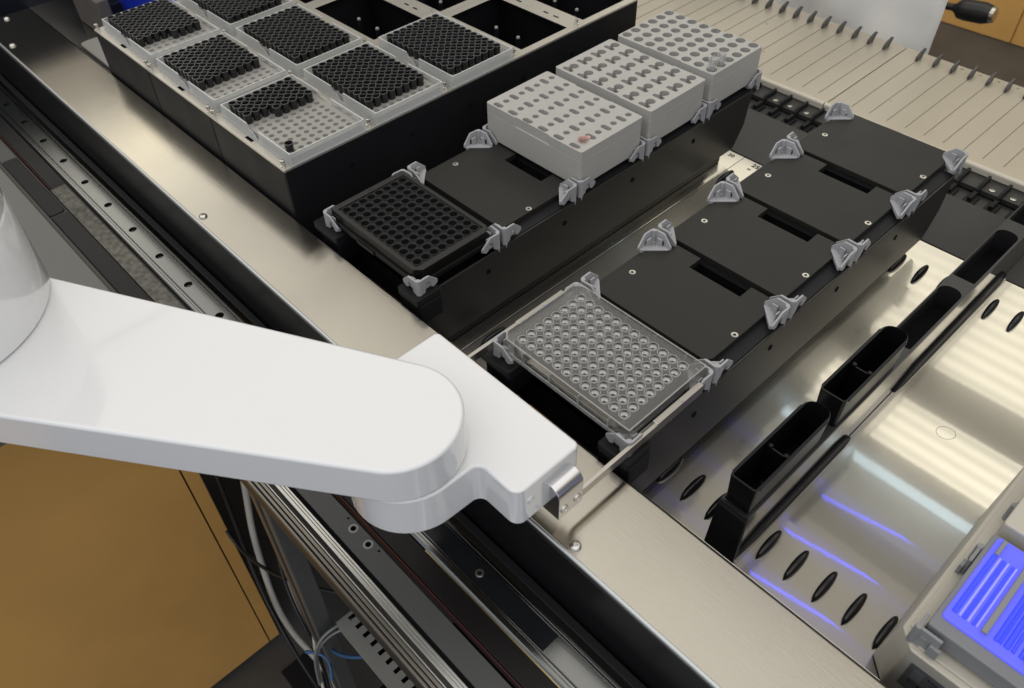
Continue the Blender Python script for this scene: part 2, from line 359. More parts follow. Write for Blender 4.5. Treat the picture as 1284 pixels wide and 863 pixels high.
# instrument deck, two steel sheets with a seam
d1 = struct(MB().box(-1180, -146.4, -14.5, 412, -6, 0).build('deck_sheet', 'deck', bevel=0.4))
d2 = struct(MB().box(-145.8, 420, -14.5, 412, -6, 0).build('deck_sheet', 'deck', bevel=0.4))
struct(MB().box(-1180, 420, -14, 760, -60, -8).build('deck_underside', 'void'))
# printed track numbers on the deck sheet
text('25', 9, (-131, 402, 0.3), (0, 0, radians(0)), 'print', d2)
text('65', 4.5, (-131, 394, 0.3), (0, 0, 0), 'print', d2)
text('30', 8, (-163, 402, 0.3), (0, 0, 0), 'print', d1)
# faint ring left by a tube on the deck
M['mark'] = mat('dried ring mark', (0.16, 0.14, 0.11), 0.4, alpha=0.35)
b_ = MB(); n_ = 40
b_.add([(194.1 + (r + .5 * sin(6.28 * i / n_ * 2)) * cos(6.28318 * i / n_), 201.8 + (r + .5 * sin(6.28 * i / n_ * 2)) * sin(6.28318 * i / n_), 0.15) for r in (6.6, 7.1) for i in range(n_)], [(i, (i + 1) % n_, n_ + (i + 1) % n_, n_ + i) for i in range(n_)])
b_.build('ring_mark', 'mark', d2)
# dark grey rear connector deck with a sunk channel
rd = struct(MB().box(-1180, 420, 412.4, 502, -4, 1.0).box(-1180, 420, 531, 557, -4, 1.6).box(-1180, 420, 502, 531, -8, -5).build('rear_deck', 'rear', bevel=0.4))
for k in range(-13, 11):
    xx = 65.5 + PITCH * k * 0.985
    rb = MB().extr([(522, -3), (524, 5), (531, 8), (552, 8), (552, 1.4), (531, 1.4), (526, -4)], 'x', xx - 1.6, xx + 1.6).build('connector_rib', 'basegrey', rd, bevel=0.3)
    MB().box(xx - 6, xx + 6, 505, 524, -4.8, -1.5).box(xx - 2.2, xx + 2.2, 508, 524, -1.5, 3).build('connector_socket', 'basegrey', rd, bevel=0.5)
for xx in (76, 98, -190, -170, -147, 121, 30, -30):
    MB().lathe(xx, 537, [(3.2, 1.6), (3.0, 2.6), (1.6, 2.9), (1.3, 2.0), (0.01, 2.0)], 16).build('screw', 'screw', rd, smooth=True)

# front strip of brushed steel, a raised sill that hides the feet of the carriers
ZS = 68.0
st = struct(MB().extr([(-121.7, ZS - 6), (-121.7, ZS - 1.2), (-120.8, ZS - .2), (-119.4, ZS), (-55.2, ZS), (-54.2, ZS - .5), (-53.9, ZS - 4), (-53.9, ZS - 6)], 'x', -993, 420).build('front_strip', 'strip', bevel=0.5, seg=3))
MB().extr([(-122.9, ZS - 3.2), (-122.9, ZS - .8), (-122.2, ZS + .1), (-121.0, ZS + .5), (-119.9, ZS + .2), (-121.2, ZS - 3)], 'x', -993, 420).build('rolled_edge', 'edge', st, bevel=0.4, smooth=True)
for xx, yy in ((-398, -114.3), (84.5, -114.7), (-895, -111.6), (-980, -88)):
    MB().lathe(xx, yy, [(4.0, ZS), (3.8, ZS + 1.2), (2.7, ZS + 2.2), (1.5, ZS + 2.5), (1.3, ZS + 1.3), (0.01, ZS + 1.3)], 24).build('screw', 'screw', st, smooth=True)
struct(MB().extr([(-121.2, ZS - 6.2), (-122.6, ZS - 7), (-122.6, -60), (-119, -60), (-119, ZS - 6.2)], 'x', -993, 420).build('front_wall', 'deepblack'))
struct(MB().extr([(-56, ZS - 6.2), (-56, -10), (-58, -10), (-58, ZS - 6.2)], 'x', -993, 420).build('sill_back', 'black'))

# ---- robot track in front of the deck
tr = thing('robot_track', 'long black and silver linear track running along the front of the deck', 'track', (-400, -170, -40))
TO = (-400, -170, -40); X0, X1 = -1300, 420
def bar(name, y0, y1, z0, z1, m, x0=X0, x1=X1, bevel=0.4): return MB().box(x0, x1, y0, y1, z0, z1).build(name, m, tr, TO, bevel=bevel)
bar('channel_floor', -139, -94.5, -62, -58, 'railblk')
bar('inner_bar', -131.5, -124.5, -58, -1, 'basegrey', bevel=0.8)
bar('cable_chain_cover', -110, -97, -58, -40, 'railblk')
hx = [27.5 + 61.5 * k for k in range(-20, 6)]
# profiled guide rail with counterbored holes
holed([(X0, -157.2), (X1, -157.2), (X1, -141.6), (X0, -141.6)], [circ(x, -149.6, 4.3, 20) for x in hx], 0.8, -14, 7, 'rail', 'void', 'guide_rail', tr, TO)
MB().extr([(-165.2, -14), (-165.2, 0.5), (-163.6, 2), (-161.2, 2), (-160.6, 0.2), (-158.6, 0.2), (-158.0, 1.6), (-157.3, 1.6), (-157.3, -14)], 'x', X0, X1).build('rail_shoulder', 'rail', tr, TO, bevel=0.2)
MB().extr([(-141.5, -14), (-141.5, 1.6), (-140.8, 1.6), (-140.2, 0.2), (-139.6, 1.8), (-137.4, 1.8), (-137.0, -14)], 'x', X0, X1).build('rail_shoulder', 'rail', tr, TO, bevel=0.2)
MB().box(-60, 98, -156.9, -141.9, 0.9, 1.1).build('black_rail_cover', 'railblk', tr, TO)
sc0 = MB().lathe(0, 0, [(3.5, -5.5), (3.5, -1.4), (2.9, -0.6), (1.9, -0.6), (1.7, -3), (0.01, -3)], 18).build('rail_screw', 'screw', tr, smooth=True)
sc0.location = Vector((27.5 - TO[0], -149.6 - TO[1], 2.6 - TO[2])) * S
inst(sc0, tr, (89 - TO[0], -149.6 - TO[1], 1.2 - TO[2]))
for xx in hx[6:14]: inst(sc0, tr, (xx - TO[0], -149.6 - TO[1], -1.5 - TO[2]))
bar('black_cover', -182.4, -165.6, -14, -0.6, 'coverblk')
bar('wear_strip', -166.2, -165.3, -0.5, 0.6, 'gold', -14, X1, 0)
bar('stained_strip', -185.5, -168.2, -0.5, 2.2, 'dirty', -660, -180)
bar('red_seal', -183.6, -182.9, -10, -1.6, 'red', bevel=0.2)
pl = holed([(X0, -205), (X1, -205), (X1, -188), (X0, -188)], [circ(x, y, r, 16) for x, y, r in ((-65.5, -193.2, 2.2), (-47, -193.0, 2.2), (-75.4, -190.6, 1.0), (-37.1, -190.6, 1.0), (180, -193, 2.2), (200, -193, 2.2))], 0, -8, 5, 'plategrey', 'void', 'cover_plate', tr, TO)
for x in (-65.5, -47):
    MB().lathe(x, -193.1, [(2.3, 0.15), (3.6, 0.25), (3.9, 0.1)], 20).build('bore_ring', 'devclip', tr, TO, smooth=True)
bar('rebate', -208.2, -205.2, -8, -2.5, 'void', bevel=0)
# aluminium extrusion: light ribs and dark grooves
bar('profile_core', -227.5, -208.4, -30, -5, 'aludark', bevel=0)
M['alu2'] = mat('dull brownish aluminium', (0.22, 0.205, 0.18), 0.35, 0.8, bump=0.05, bscale=500, stretch=(.1, 1, 1), var=0.05)
for y0, y1, z, m_ in ((-210.3, -208.6, 0.4, 'alu'), (-212.4, -210.5, 0.2, 'alu'), (-215.2, -212.6, 0.4, 'alu'), (-219.3, -218.3, -1.0, 'alu'), (-222.3, -219.9, -1.2, 'alu2'), (-225.4, -223.2, -1.2, 'alu2'), (-228.4, -226.6, -2, 'alu2')):
    bar('profile_rib', y0, y1, -8, z, m_, bevel=0.25)
# carriage plate under the robot column
cp = MB().prism(rrect(-1150, -335, -640, -210.6, 10), -3, 6).build('carriage_plate', 'carriage', tr, TO, bevel=1)
bar('carriage_edge', -210.4, -206.5, -14, 4.5, 'aludark', -1150, -335)
bar('carriage_side_cover', -204.8, -187.0, -14, 0.8, 'deepblack', -610, -335)
MB().prism(rrect(-760, -612, -206, -187.5, 5), -12, 1.5).build('carriage_end_cap', 'basegrey', tr, TO, bevel=1)
# frame post and diagonal faces below
po = thing('frame_post', 'tall grey aluminium post standing on the floor under the front track', 'post', (-155, -205, -850))
PO = (-155, -205, -850)
MB().box(-178, -168, -227, -209, -850, -31).build('profile_face', 'alu2', po, PO, bevel=1.2)
MB().box(-167.8, -160, -222, -209, -850, -31).build('profile_groove', 'aludark', po, PO)
MB().box(-159.8, -149, -227, -209, -850, -31).build('profile_face', 'post', po, PO, bevel=1.2)
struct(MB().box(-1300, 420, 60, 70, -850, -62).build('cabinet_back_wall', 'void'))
struct(MB().box(-128, 420, -232, 59, -430, -424).build('added_shade_sheet', 'void'))  # added black sheet standing in for the shade below the duct
# wiring duct with open slots
wd = thing('wiring_duct', 'pale grey slotted wiring duct lying below the silver track profile', 'duct', (0, -220, -290))
slots = [[(x, -197), (x + 4.4, -197), (x + 4.4, -183), (x, -183)] for x in [-136 + 12.35 * k for k in range(30)]]
holed([(-140, -209), (260, -209), (260, -172), (-140, -172)], slots, -250, -262, 10, 'duct', 'void', 'duct_lid', wd, (0, -220, -290))

# ================================================================== PLATE CARRIERS
CO = (0, 0, 0)
def plate_carrier(cx, label, adapters, name='plate_carrier'):
    o = thing(name, label, 'carrier', (cx, 190, 0)); org = (cx, 190, 0)
    prof = [(-48, 13), (-48, 77.5), (417, 77.5), (412.5, 38), (401, 18), (396, 13)]
    for s in (-1, 1):
        MB().extr(prof, 'y', 0, 1) if 0 else None
    for s in (-1, 1):
        x0, x1 = sorted((cx + s * 65.6, cx + s * 67.5))
        b = MB(); n = len(prof)
        b.add([(x0, p[0], p[1]) for p in prof] + [(x1, p[0], p[1]) for p in prof], [tuple(range(n)), tuple(range(2 * n - 1, n - 1, -1))] + [(i, (i + 1) % n, n + (i + 1) % n, n + i) for i in range(n)])
        b.build('side_wall', 'blackside', o, org, bevel=0.5)
        xa, xb = sorted((cx + s * 58, cx + s * 62.8))
        MB().box(xa, xb, -46, 384, 0.6, 13).build('bottom_rail', 'deepblack', o, org, bevel=0.8)
        for yy in (30, 126, 222, 318):
            MB().extr(circ(yy, 60, 2.6, 14), 'x', cx + s * 67.3, cx + s * 67.9).build('side_hole', 'void', o, org)
    hs = [[(cx - 22.2, 96 * k + 38.2), (cx + 28.2, 96 * k + 38.2), (cx + 28.2, 96 * k + 54.2), (cx - 22.2, 96 * k + 54.2)] for k in adapters if k < 4]
    hs.append([(cx - 22.2, 51), (cx + 28.2, 51), (cx + 28.2, 58), (cx - 22.2, 58)])
    holed([(cx - 65.4, 44), (cx + 65.4, 44), (cx + 65.4, 416), (cx - 65.4, 416)], hs, 77.9, 72, 45, 'basegrey', 'void', 'top_frame', o, org)
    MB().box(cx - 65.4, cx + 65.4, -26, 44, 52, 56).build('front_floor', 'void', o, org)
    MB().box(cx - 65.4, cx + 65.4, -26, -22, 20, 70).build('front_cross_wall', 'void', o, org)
    for s in (-1, 1):
        MB().prism(rrect(cx + s * 62 - 18, cx + s * 62 + 9 if s > 0 else cx + s * 62 + 18, -51, -25, 2), 72, 79.5).build('corner_block', 'basegrey', o, org, bevel=0.6)
        MB().prism(rrect(cx + s * 58 - 14, cx + s * 58 + 14, -49, -26, 1), 52, 71.8).build('corner_block', 'black', o, org, bevel=0.6)
    for k in adapters:
        y = 96 * k
        hole = [(cx - 22, y + 38.4), (cx + 28, y + 38.4), (cx + 28, y + 54.5), (cx - 22, y + 54.5)]
        outl = [(cx - 56, y - 36.5), (cx + 48.5, y - 36.5), (cx + 53.8, y - 31.5), (cx + 53.8, y + 46), (cx + 48, y + 54),
                (cx + 28, y + 54), (cx + 28, y + 38.4), (cx - 22, y + 38.4), (cx - 22, y + 54), (cx - 54, y + 54), (cx - 61.5, y + 46), (cx - 61.5, y - 31.5)]
        if k == 4: outl = [p for p in outl if not (p[1] == y + 38.4 or (p[1] == y + 54 and p[0] in (cx + 28, cx - 22)))]
        MB().prism(outl, 78.2, 83.4).build('adapter_plate', 'adapter', o, org, bevel=0.35)
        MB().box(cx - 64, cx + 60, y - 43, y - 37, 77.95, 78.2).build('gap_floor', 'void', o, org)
        for sx_ in (-1, 1):
            MB().lathe(cx + sx_ * 50.6, y, [(2.9, 83.4), (2.8, 84.0), (1.3, 84.1), (1.1, 83.0), (0.01, 83.0)], 18).build('screw', 'screw', o, org, smooth=True)
    return o
def clip_mesh():
    """corner clamp with its outer corner at the origin, walls running along +x and +y, floor z=78..83"""
    b = MB(); t = 1.7
    # wall along +x (outer face y=0): flank polygon in (x, z) with an arched slot
    def wall(swap):
        prof = [(1.5, 76), (1.5, 95), (11.5, 95.4), (20.5, 86.5), (20.5, 83.5), (16.5, 80.5), (13.6, 82), (12.6, 88.5), (8.6, 88.5), (7.2, 80)]
        n = len(prof)
        A = [(p[0], 0.0, p[1]) for p in prof]; B = [(p[0], t, p[1]) for p in prof]
        # lean the top of the wing outwards a little
        A = [(x, y - max(0, z - 86) * 0.10, z) for x, y, z in A]; B = [(x, y - max(0, z - 86) * 0.10, z) for x, y, z in B]
        V = A + B
        if swap: V = [(y, x, z) for x, y, z in V]
        b.add(V, [tuple(range(n)), tuple(range(2 * n - 1, n - 1, -1))] + [(i, (i + 1) % n, n + (i + 1) % n, n + i) for i in range(n)])
    wall(False); wall(True)
    # rounded post in the corner
    pts = [(3.4, -0.4), (3.6, 2.0), (2.0, 3.6), (-0.4, 3.4)] + [(2.4 + 3.1 * cos(radians(a)), 2.4 + 3.1 * sin(radians(a))) for a in (195, 210, 225, 240, 255)]
    b.prism(pts, 74, 95.2)
    # floor gusset and spring tabs
    b.prism([(1.7, 1.7), (19.5, 1.7), (19.5, 3.4), (3.4, 19.5), (1.7, 19.5)], 81.2, 84.4)
    b.prism([(7.6, 3.2), (12.8, 3.2), (12.8, 4.6), (7.6, 4.6)], 84.2, 91.5)
    b.prism([(3.2, 7.6), (4.6, 7.6), (4.6, 12.8), (3.2, 12.8)], 84.2, 91.5)
    return b
def clips(o, cx, sites, front_only=()):
    first = None
    for k in sites:
        for (sx_, sy_, rot) in ((-1, -1, 0), (1, -1, pi / 2), (1, 1, pi), (-1, 1, 3 * pi / 2)):
            loc = (sx_ * 67.0, 96 * k + sy_ * 45.6 - 190, 0)
            if first is None:
                first = clip_mesh().build('corner_clip', 'clip', o, bevel=0.35)
                sc = MB().lathe(6.6, 6.6, [(2.0, 84.4), (1.9, 85.0), (0.9, 85.1), (0.8, 84.5), (0.01, 84.5)], 14).build('screw', 'screw', first, smooth=True)
                first.location = Vector(loc) * S; first.rotation_euler = (0, 0, rot)
            else: inst(first, o, loc, rot)
right = plate_carrier(0, 'black plate carrier on the right with four empty grey sites behind the clear plate', (1, 2, 3, 4)); clips(right, 0, range(5))
left = plate_carrier(XL, 'black plate carrier in the middle holding the black plate and three grey racks', (1, 2, 3, 4)); clips(left, XL, range(5))

# ================================================================== MICROPLATES
def grid96(cx, cy): return [(cx - 49.5 + 9 * i, cy - 31.5 + 9 * j) for i in range(12) for j in range(8)]
cx, cy, zt = XL, 0.2, 98.4
bpl = thing('microplate', 'black 96 well microplate clamped at the front of the middle carrier', 'microplate', (cx, cy, 84)); o_ = (cx, cy, 84)
outl = [(cx - 60.5, cy - 40.6), (cx + 55.5, cy - 40.6), (cx + 61.2, cy - 35), (cx + 61.2, cy + 35), (cx + 55.5, cy + 40.6), (cx - 60.5, cy + 40.6), (cx - 61.2, cy + 40), (cx - 61.2, cy - 40)]
holed(outl, [circ(x, y, 3.9, 20) for x, y in grid96(cx, cy)], zt - 0.9, 89, 8.6, 'plateblk', 'void', 'well_deck', bpl, o_)
inn = rrect(cx - 55.2, cx + 55.2, cy - 36.9, cy + 36.9, (1, 1, 1, 1), 3)
bm_ = MB(); n = len(outl)
rim = holed(outl, [inn], zt, zt - 0.85, 0.8, 'platetop', 'plateblk', 'rim', bpl, o_)
for mm in (rim.data,):
    bm = bmesh.new(); bm.from_mesh(mm)
    bmesh.ops.delete(bm, geom=[f for f in bm.faces if f.material_index == 1 and len(f.verts) == len(inn)], context='FACES')
    bm.to_mesh(mm); bm.free()
MB().prism(rrect(cx - 63.9, cx + 63.9, cy - 42.7, cy + 42.7, 2.5), 84, 88.9, None).build('skirt', 'plateblk', bpl, o_, bevel=0.5)
MB().box(cx - 20, cx + 4, cy - 44.2, cy - 42.9, 84.5, 88).build('skirt_tab', 'plateblk', bpl, o_, bevel=0.3)
w0 = MB().lathe(0, 0, [(3.9, 13.0), (3.92, 14.35), (4.16, 14.35), (4.2, 13.4)], 20).build('well', 'platerim', bpl, smooth=True)
for i, (x, y) in enumerate(grid96(cx, cy)):
    if i == 0: w0.location = Vector((x - cx, y - cy, 0)) * S
    else: inst(w0, bpl, (x - cx, y - cy, 0))
text('A', 3.2, (cx - 59.5, cy + 31, zt + 0.1), (0, 0, radians(-90)), 'print', bpl, org=o_)
text('H', 3.2, (cx - 59.5, cy - 31, zt + 0.1), (0, 0, radians(-90)), 'print', bpl, org=o_)
text('96', 3.4, (cx - 59.5, cy + 3, zt + 0.1), (0, 0, radians(-90)), 'print', bpl, org=o_)

cx, cy, zt = -0.4, 1.1, 96.8
cpl = thing('microplate', 'clear lidded 96 well microplate held between the steel gripper fingers', 'microplate', (cx, cy, 84)); o_ = (cx, cy, 84)
outl = [(cx - 56, cy - 41), (cx + 61.5, cy - 41), (cx + 61.5, cy + 41), (cx - 56, cy + 41), (cx - 61.5, cy + 35.5), (cx - 61.5, cy - 35.5)]
deck = holed(outl, [circ(x, y, 3.3, 20) for x, y in grid96(cx, cy)], zt, zt - 0.1, 0.1, 'cleardeck', 'clear', 'well_deck', cpl, o_)
bm = bmesh.new(); bm.from_mesh(deck.data); bmesh.ops.delete(bm, geom=[f for f in bm.faces if f.material_index == 1], context='FACES'); bm.to_mesh(deck.data); bm.free()
def shell(poly, z0, z1, t=1.1):
    """thin upright wall that follows an outline"""
    c = (sum(p[0] for p in poly) / len(poly), sum(p[1] for p in poly) / len(poly)); b = MB(); n = len(poly)
    inn = []
    for p in poly:
        dx, dy = p[0] - c[0], p[1] - c[1]; inn.append((p[0] - t * (1 if dx > 0 else -1), p[1] - t * (1 if dy > 0 else -1)))
    v = [(p[0], p[1], z0) for p in poly] + [(p[0], p[1], z1) for p in poly] + [(p[0], p[1], z1) for p in inn] + [(p[0], p[1], z0) for p in inn]
    f = []
    for i in range(n):
        j = (i + 1) % n
        f += [(i, j, n + j, n + i), (n + i, n + j, 2 * n + j, 2 * n + i), (2 * n + i, 2 * n + j, 3 * n + j, 3 * n + i), (3 * n + i, 3 * n + j, j, i)]
    return b.add(v, f)
shell(outl, zt - 9.5, zt + 0.5, 0.9).build('upper_wall', 'clear', cpl, o_)
sk = [(cx - 58, cy - 42.7), (cx + 63.9, cy - 42.7), (cx + 63.9, cy + 42.7), (cx - 58, cy + 42.7), (cx - 63.9, cy + 37), (cx - 63.9, cy - 37)]
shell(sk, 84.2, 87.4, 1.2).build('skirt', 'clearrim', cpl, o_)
ld = [(cx - 57, cy - 41.8), (cx + 62.6, cy - 41.8), (cx + 62.6, cy + 41.8), (cx - 57, cy + 41.8), (cx - 62.6, cy + 36), (cx - 62.6, cy - 36)]
lid = MB().add([(p[0], p[1], zt + 2.2) for p in ld], [tuple(range(6))]).build('lid_top', 'clear', cpl, o_)
shell(ld, zt - 5.0, zt + 2.4, 0.7).build('lid_wall', 'clear', cpl, o_)
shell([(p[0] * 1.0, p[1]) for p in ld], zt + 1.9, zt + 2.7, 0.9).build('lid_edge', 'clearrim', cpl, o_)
for x in (cx - 40, cx - 12, cx + 16, cx + 44):
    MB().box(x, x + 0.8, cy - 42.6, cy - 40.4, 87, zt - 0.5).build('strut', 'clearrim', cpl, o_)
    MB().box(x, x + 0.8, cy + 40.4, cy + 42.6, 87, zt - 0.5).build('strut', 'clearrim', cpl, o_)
wl = MB().lathe(0, 0, [(3.3, 12.8), (3.2, 7.0), (3.0, 5.2)], 20).build('well', 'clearwell', cpl, smooth=True)
wf = MB().lathe(0, 0, [(2.98, 11.3), (2.8, 10.3), (2.2, 9.7), (1.6, 9.6), (1.3, 9.9)], 20).build('well_glint', 'wellglint', wl, smooth=True)
wr = MB().lathe(0, 0, [(3.05, 11.6), (3.1, 13.25), (3.7, 13.25), (3.7, 12.8)], 20).build('well_rim', 'darkrim', wl, smooth=True)
wr2 = MB().lathe(0, 0, [(3.72, 12.9), (3.75, 13.2), (4.05, 13.2), (4.1, 12.85)], 20).build('well_highlight', 'cliplight', wl, smooth=True)
for i, (x, y) in enumerate(grid96(cx, cy)):
    if i == 0: wl.location = Vector((x - cx, y - cy, 0)) * S
    else: inst(wl, cpl, (x - cx, y - cy, 0))

# ================================================================== GREY TUBE RACKS
def rack(k, label, holes, depth=26):
    cy = 96 * k; org = (XL, cy, 84); o = thing('tube_rack', label, 'tube rack', org, 'pale grey racks on the middle carrier')
    W, D, r = 63.1, 42.3, 2.2
    lowp = rrect(XL - W, XL + W, cy - D, cy + D, r)
    rec = []
    p = rrect(XL - W, XL + W, cy - D, cy + D, r)
    n = 6
    # insert the recesses in the middle of both long sides
    br, tr_, tl, bl = p[0:n], p[n:2 * n], p[2 * n:3 * n], p[3 * n:4 * n]
    up = br + tr_ + [(XL + 23, cy + D), (XL + 21.8, cy + D - 1.1), (XL - 21.8, cy + D - 1.1), (XL - 23, cy + D)] + tl + bl + \
        [(XL - 23, cy - D), (XL - 21.8, cy - D + 1.1), (XL + 21.8, cy - D + 1.1), (XL + 23, cy - D)]
    holed(up, holes, 123, 113, depth, 'rack', 'hole', 'hole_block', o, org)
    MB().prism(lowp, 85, 112.99).build('body', 'rack', o, org, bevel=0.5)
    return o
def star(cx, cy, shapes, n=36, c0=(0, 0)):
    out = []
    for i in range(n):
        a = 2 * pi * i / n; best = 0.5
        for s_ in range(1, 200):
            r = s_ * 0.06; px, py = c0[0] + r * cos(a), c0[1] + r * sin(a)
            if any(f(px, py) for f in shapes): best = max(best, r)
        out.append((cx + c0[0] + best * cos(a), cy + c0[1] + best * sin(a)))
    return out
def stadium(cx, cy, hl, r, n=7):
    return [(cx + hl + r * cos(radians(-90 + 180 * i / n)), cy + r * sin(radians(-90 + 180 * i / n))) for i in range(n + 1)] + \
           [(cx - hl + r * cos(radians(90 + 180 * i / n)), cy + r * sin(radians(90 + 180 * i / n))) for i in range(n + 1)]
h3 = []
for i in range(6):
    for j in range(4):
        h3.append(stadium(XL - 50.3 + 20.2 * i, 192 - 37.6 + 20.95 * j, 3.0, 2.9))
        h3.append(circ(XL - 50.3 + 20.2 * i, 192 - 27.2 + 20.95 * j, 3.2, 16))
rk = rack(2, 'pale grey rack with alternating slots and round holes, pink residue near its front corner', h3)
MB().prism(circ(XL + 50.7, 192 - 37.6, 5.2, 18, ry=2.7), 119.0, 119.3).build('pink_residue', 'film', rk, (XL, 192, 84))
MB().prism(circ(XL + 50.7, 192 - 27.2, 3.1, 16), 119.5, 119.8).build('pink_residue', 'film', rk, (XL, 192, 84))
MB().lathe(XL + 50.7, 192 - 27.2, [(3.4, 123.1), (3.9, 124.6), (4.3, 125.4), (3.9, 124.2), (3.5, 123.0)], 16).build('pink_residue', 'film', rk, (XL, 192, 84), smooth=True)
MB().lathe(XL + 50.3, 192 - 20.5, [(2.4, 123.1), (3.0, 123.9), (1.4, 124.3), (0.01, 124.1)], 12).build('pink_residue', 'film', rk, (XL, 192, 84), smooth=True)
shp = [lambda x, y: (x - 0) ** 2 + (y - 4.4) ** 2 < 4.9 ** 2, lambda x, y: (x) ** 2 + (y + 3.2) ** 2 < 3.2 ** 2,
       lambda x, y: (abs(x) < 4.4 and abs(y + 4.6) < 2.5) or (abs(x) - 4.4) ** 2 + (y + 4.6) ** 2 < 2.5 ** 2]
h4 = [star(XL - 50.2 + 20.1 * i, 288 - 32 + 20.9 * j, shp, 40, (0, -1.5)) for i in range(6) for j in range(4)]
rack(3, 'pale grey rack with twenty four keyhole shaped openings, between the other two grey racks', h4)
h5 = [circ(XL - 56.5 + 15.9 * i, 384 - 34.0 + 14.15 * j, 5.3, 22) for i in range(8) for j in range(6)]
rack(4, 'pale grey rack with forty eight round holes and two clear tubes standing in it', h5)
tb = MB().lathe(0, 0, [(2.6, -8), (4.3, -2), (4.4, 11), (4.7, 11.4), (4.7, 12.6), (4.1, 12.6), (4.0, 0)], 18)
for lab, (tx, ty) in (('clear plastic tube in the grey rack, nearer to the rack\'s front corner', (XL - 56.5 + 15.9 * 7, 384 - 34.0)),
                      ('clear plastic tube in the grey rack, behind and right of its twin', (XL - 56.5 + 15.9 * 7, 384 - 34.0 + 14.15))):
    o = MB().add(tb.v, tb.f).build('sample_tube', 'cleartube', smooth=True); o.location = Vector((tx, ty, 123)) * S
    tag(o, lab, 'tube', 'clear tubes in the round holed rack')

# ================================================================== TIP CARRIERS AND TIP RACKS
XC = {0: -671.3, 1: -536.3, 2: -401.3}
occupied = {(0, 0), (0, 1), (1, 0), (1, 1), (2, 0), (2, 1), (2, 2)}
tcl = ['black tip carrier at the far left with a silver top frame', 'black tip carrier in the middle of the three silver topped ones',
       'black tip carrier beside the grey racks, its long black side facing right']
for c in (0, 1, 2):
    cx = XC[c]; org = (cx, 190, 0)
    o = thing('tip_carrier', tcl[c], 'carrier', org, 'silver topped tip carriers')
    y0, y1 = -51.9, 432.0
    op = [rrect(cx - 58, cx + 58, 96 * k - 35.3, 96 * k + 35.3, 1.0, 1) for k in range(5)]
    sl = []
    for k in range(4):
        for xx in (cx + 14, cx + 30, cx - 30):
            sl.append([(xx - 4, 96 * k + 45), (xx + 4, 96 * k + 45), (xx + 4, 96 * k + 47.5), (xx - 4, 96 * k + 47.5)])
    sl.append([(cx - 8, y0 + 4), (cx + 4, y0 + 4), (cx + 4, y0 + 7.5), (cx - 8, y0 + 7.5)])
    fr = holed([(cx - 67.3, y0), (cx + 67.3, y0), (cx + 67.3, y1), (cx - 67.3, y1)], op + sl, 119.4, 117.4, 2.0, 'frame', 'void', 'top_frame', o, org)
    bm = bmesh.new(); bm.from_mesh(fr.data)
    bmesh.ops.delete(bm, geom=[f for f in bm.faces if f.material_index == 1 and len(f.verts) > 6 and abs(f.normal.z) > .5], context='FACES'); bm.to_mesh(fr.data); bm.free()
    MB().box(cx - 67.4, cx - 65.4, y0 + .3, y1, 3, 117.3).build('side_wall', 'black', o, org, bevel=0.4)
    MB().box(cx + 65.4, cx + 67.4, y0 + .3, y1, 3, 117.3).build('side_wall', 'black', o, org, bevel=0.4)
    MB().box(cx - 65.3, cx + 65.3, y0, y0 + 2, 3, 117.3).build('front_wall', 'black', o, org, bevel=0.4)
    MB().box(cx - 65.3, cx + 65.3, y1 - 2, y1, 3, 117.3).build('rear_wall', 'black', o, org)
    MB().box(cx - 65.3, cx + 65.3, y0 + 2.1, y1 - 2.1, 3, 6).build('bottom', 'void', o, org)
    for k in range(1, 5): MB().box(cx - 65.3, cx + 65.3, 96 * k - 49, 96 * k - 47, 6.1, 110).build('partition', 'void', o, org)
    pn = [(cx - 64, y0 + 3), (cx + 60.2, y0 + 3.8)] + [(cx + 60.2, y0 + 3.8 + 96 * k) for k in range(1, 5)]
    for xx, yy in pn:
        p_ = MB().lathe(xx, yy, [(2.6, 119.4), (2.6, 120.6), (1.6, 121.0), (1.6, 123.6), (2.3, 124.0), (2.3, 126), (1.2, 126.2), (1.0, 125.3), (0.01, 125.3)], 14).build('locating_pin', 'screw', o, org, smooth=True)
    for k in range(5):
        if (c, k) not in occupied:
            for s_ in (-1, 1):
                q = MB().cyl(cx + s_ * 18, 96 * k - 2, 6, 107, 2.6, 12).build('lift_post', 'black', o, org, smooth=True)
                MB().lathe(cx + s_ * 18, 96 * k - 2, [(2.0, 107.1), (1.8, 109), (0.01, 109.6)], 12).build('post_tip', 'pale', q, org, smooth=True)
    if c == 2:
        for yy in (18, 92, 170, 246, 322):
            MB().extr(circ(yy, 92, 2.6, 14), 'x', cx + 67.3, cx + 67.8).build('side_hole', 'void', o, org)

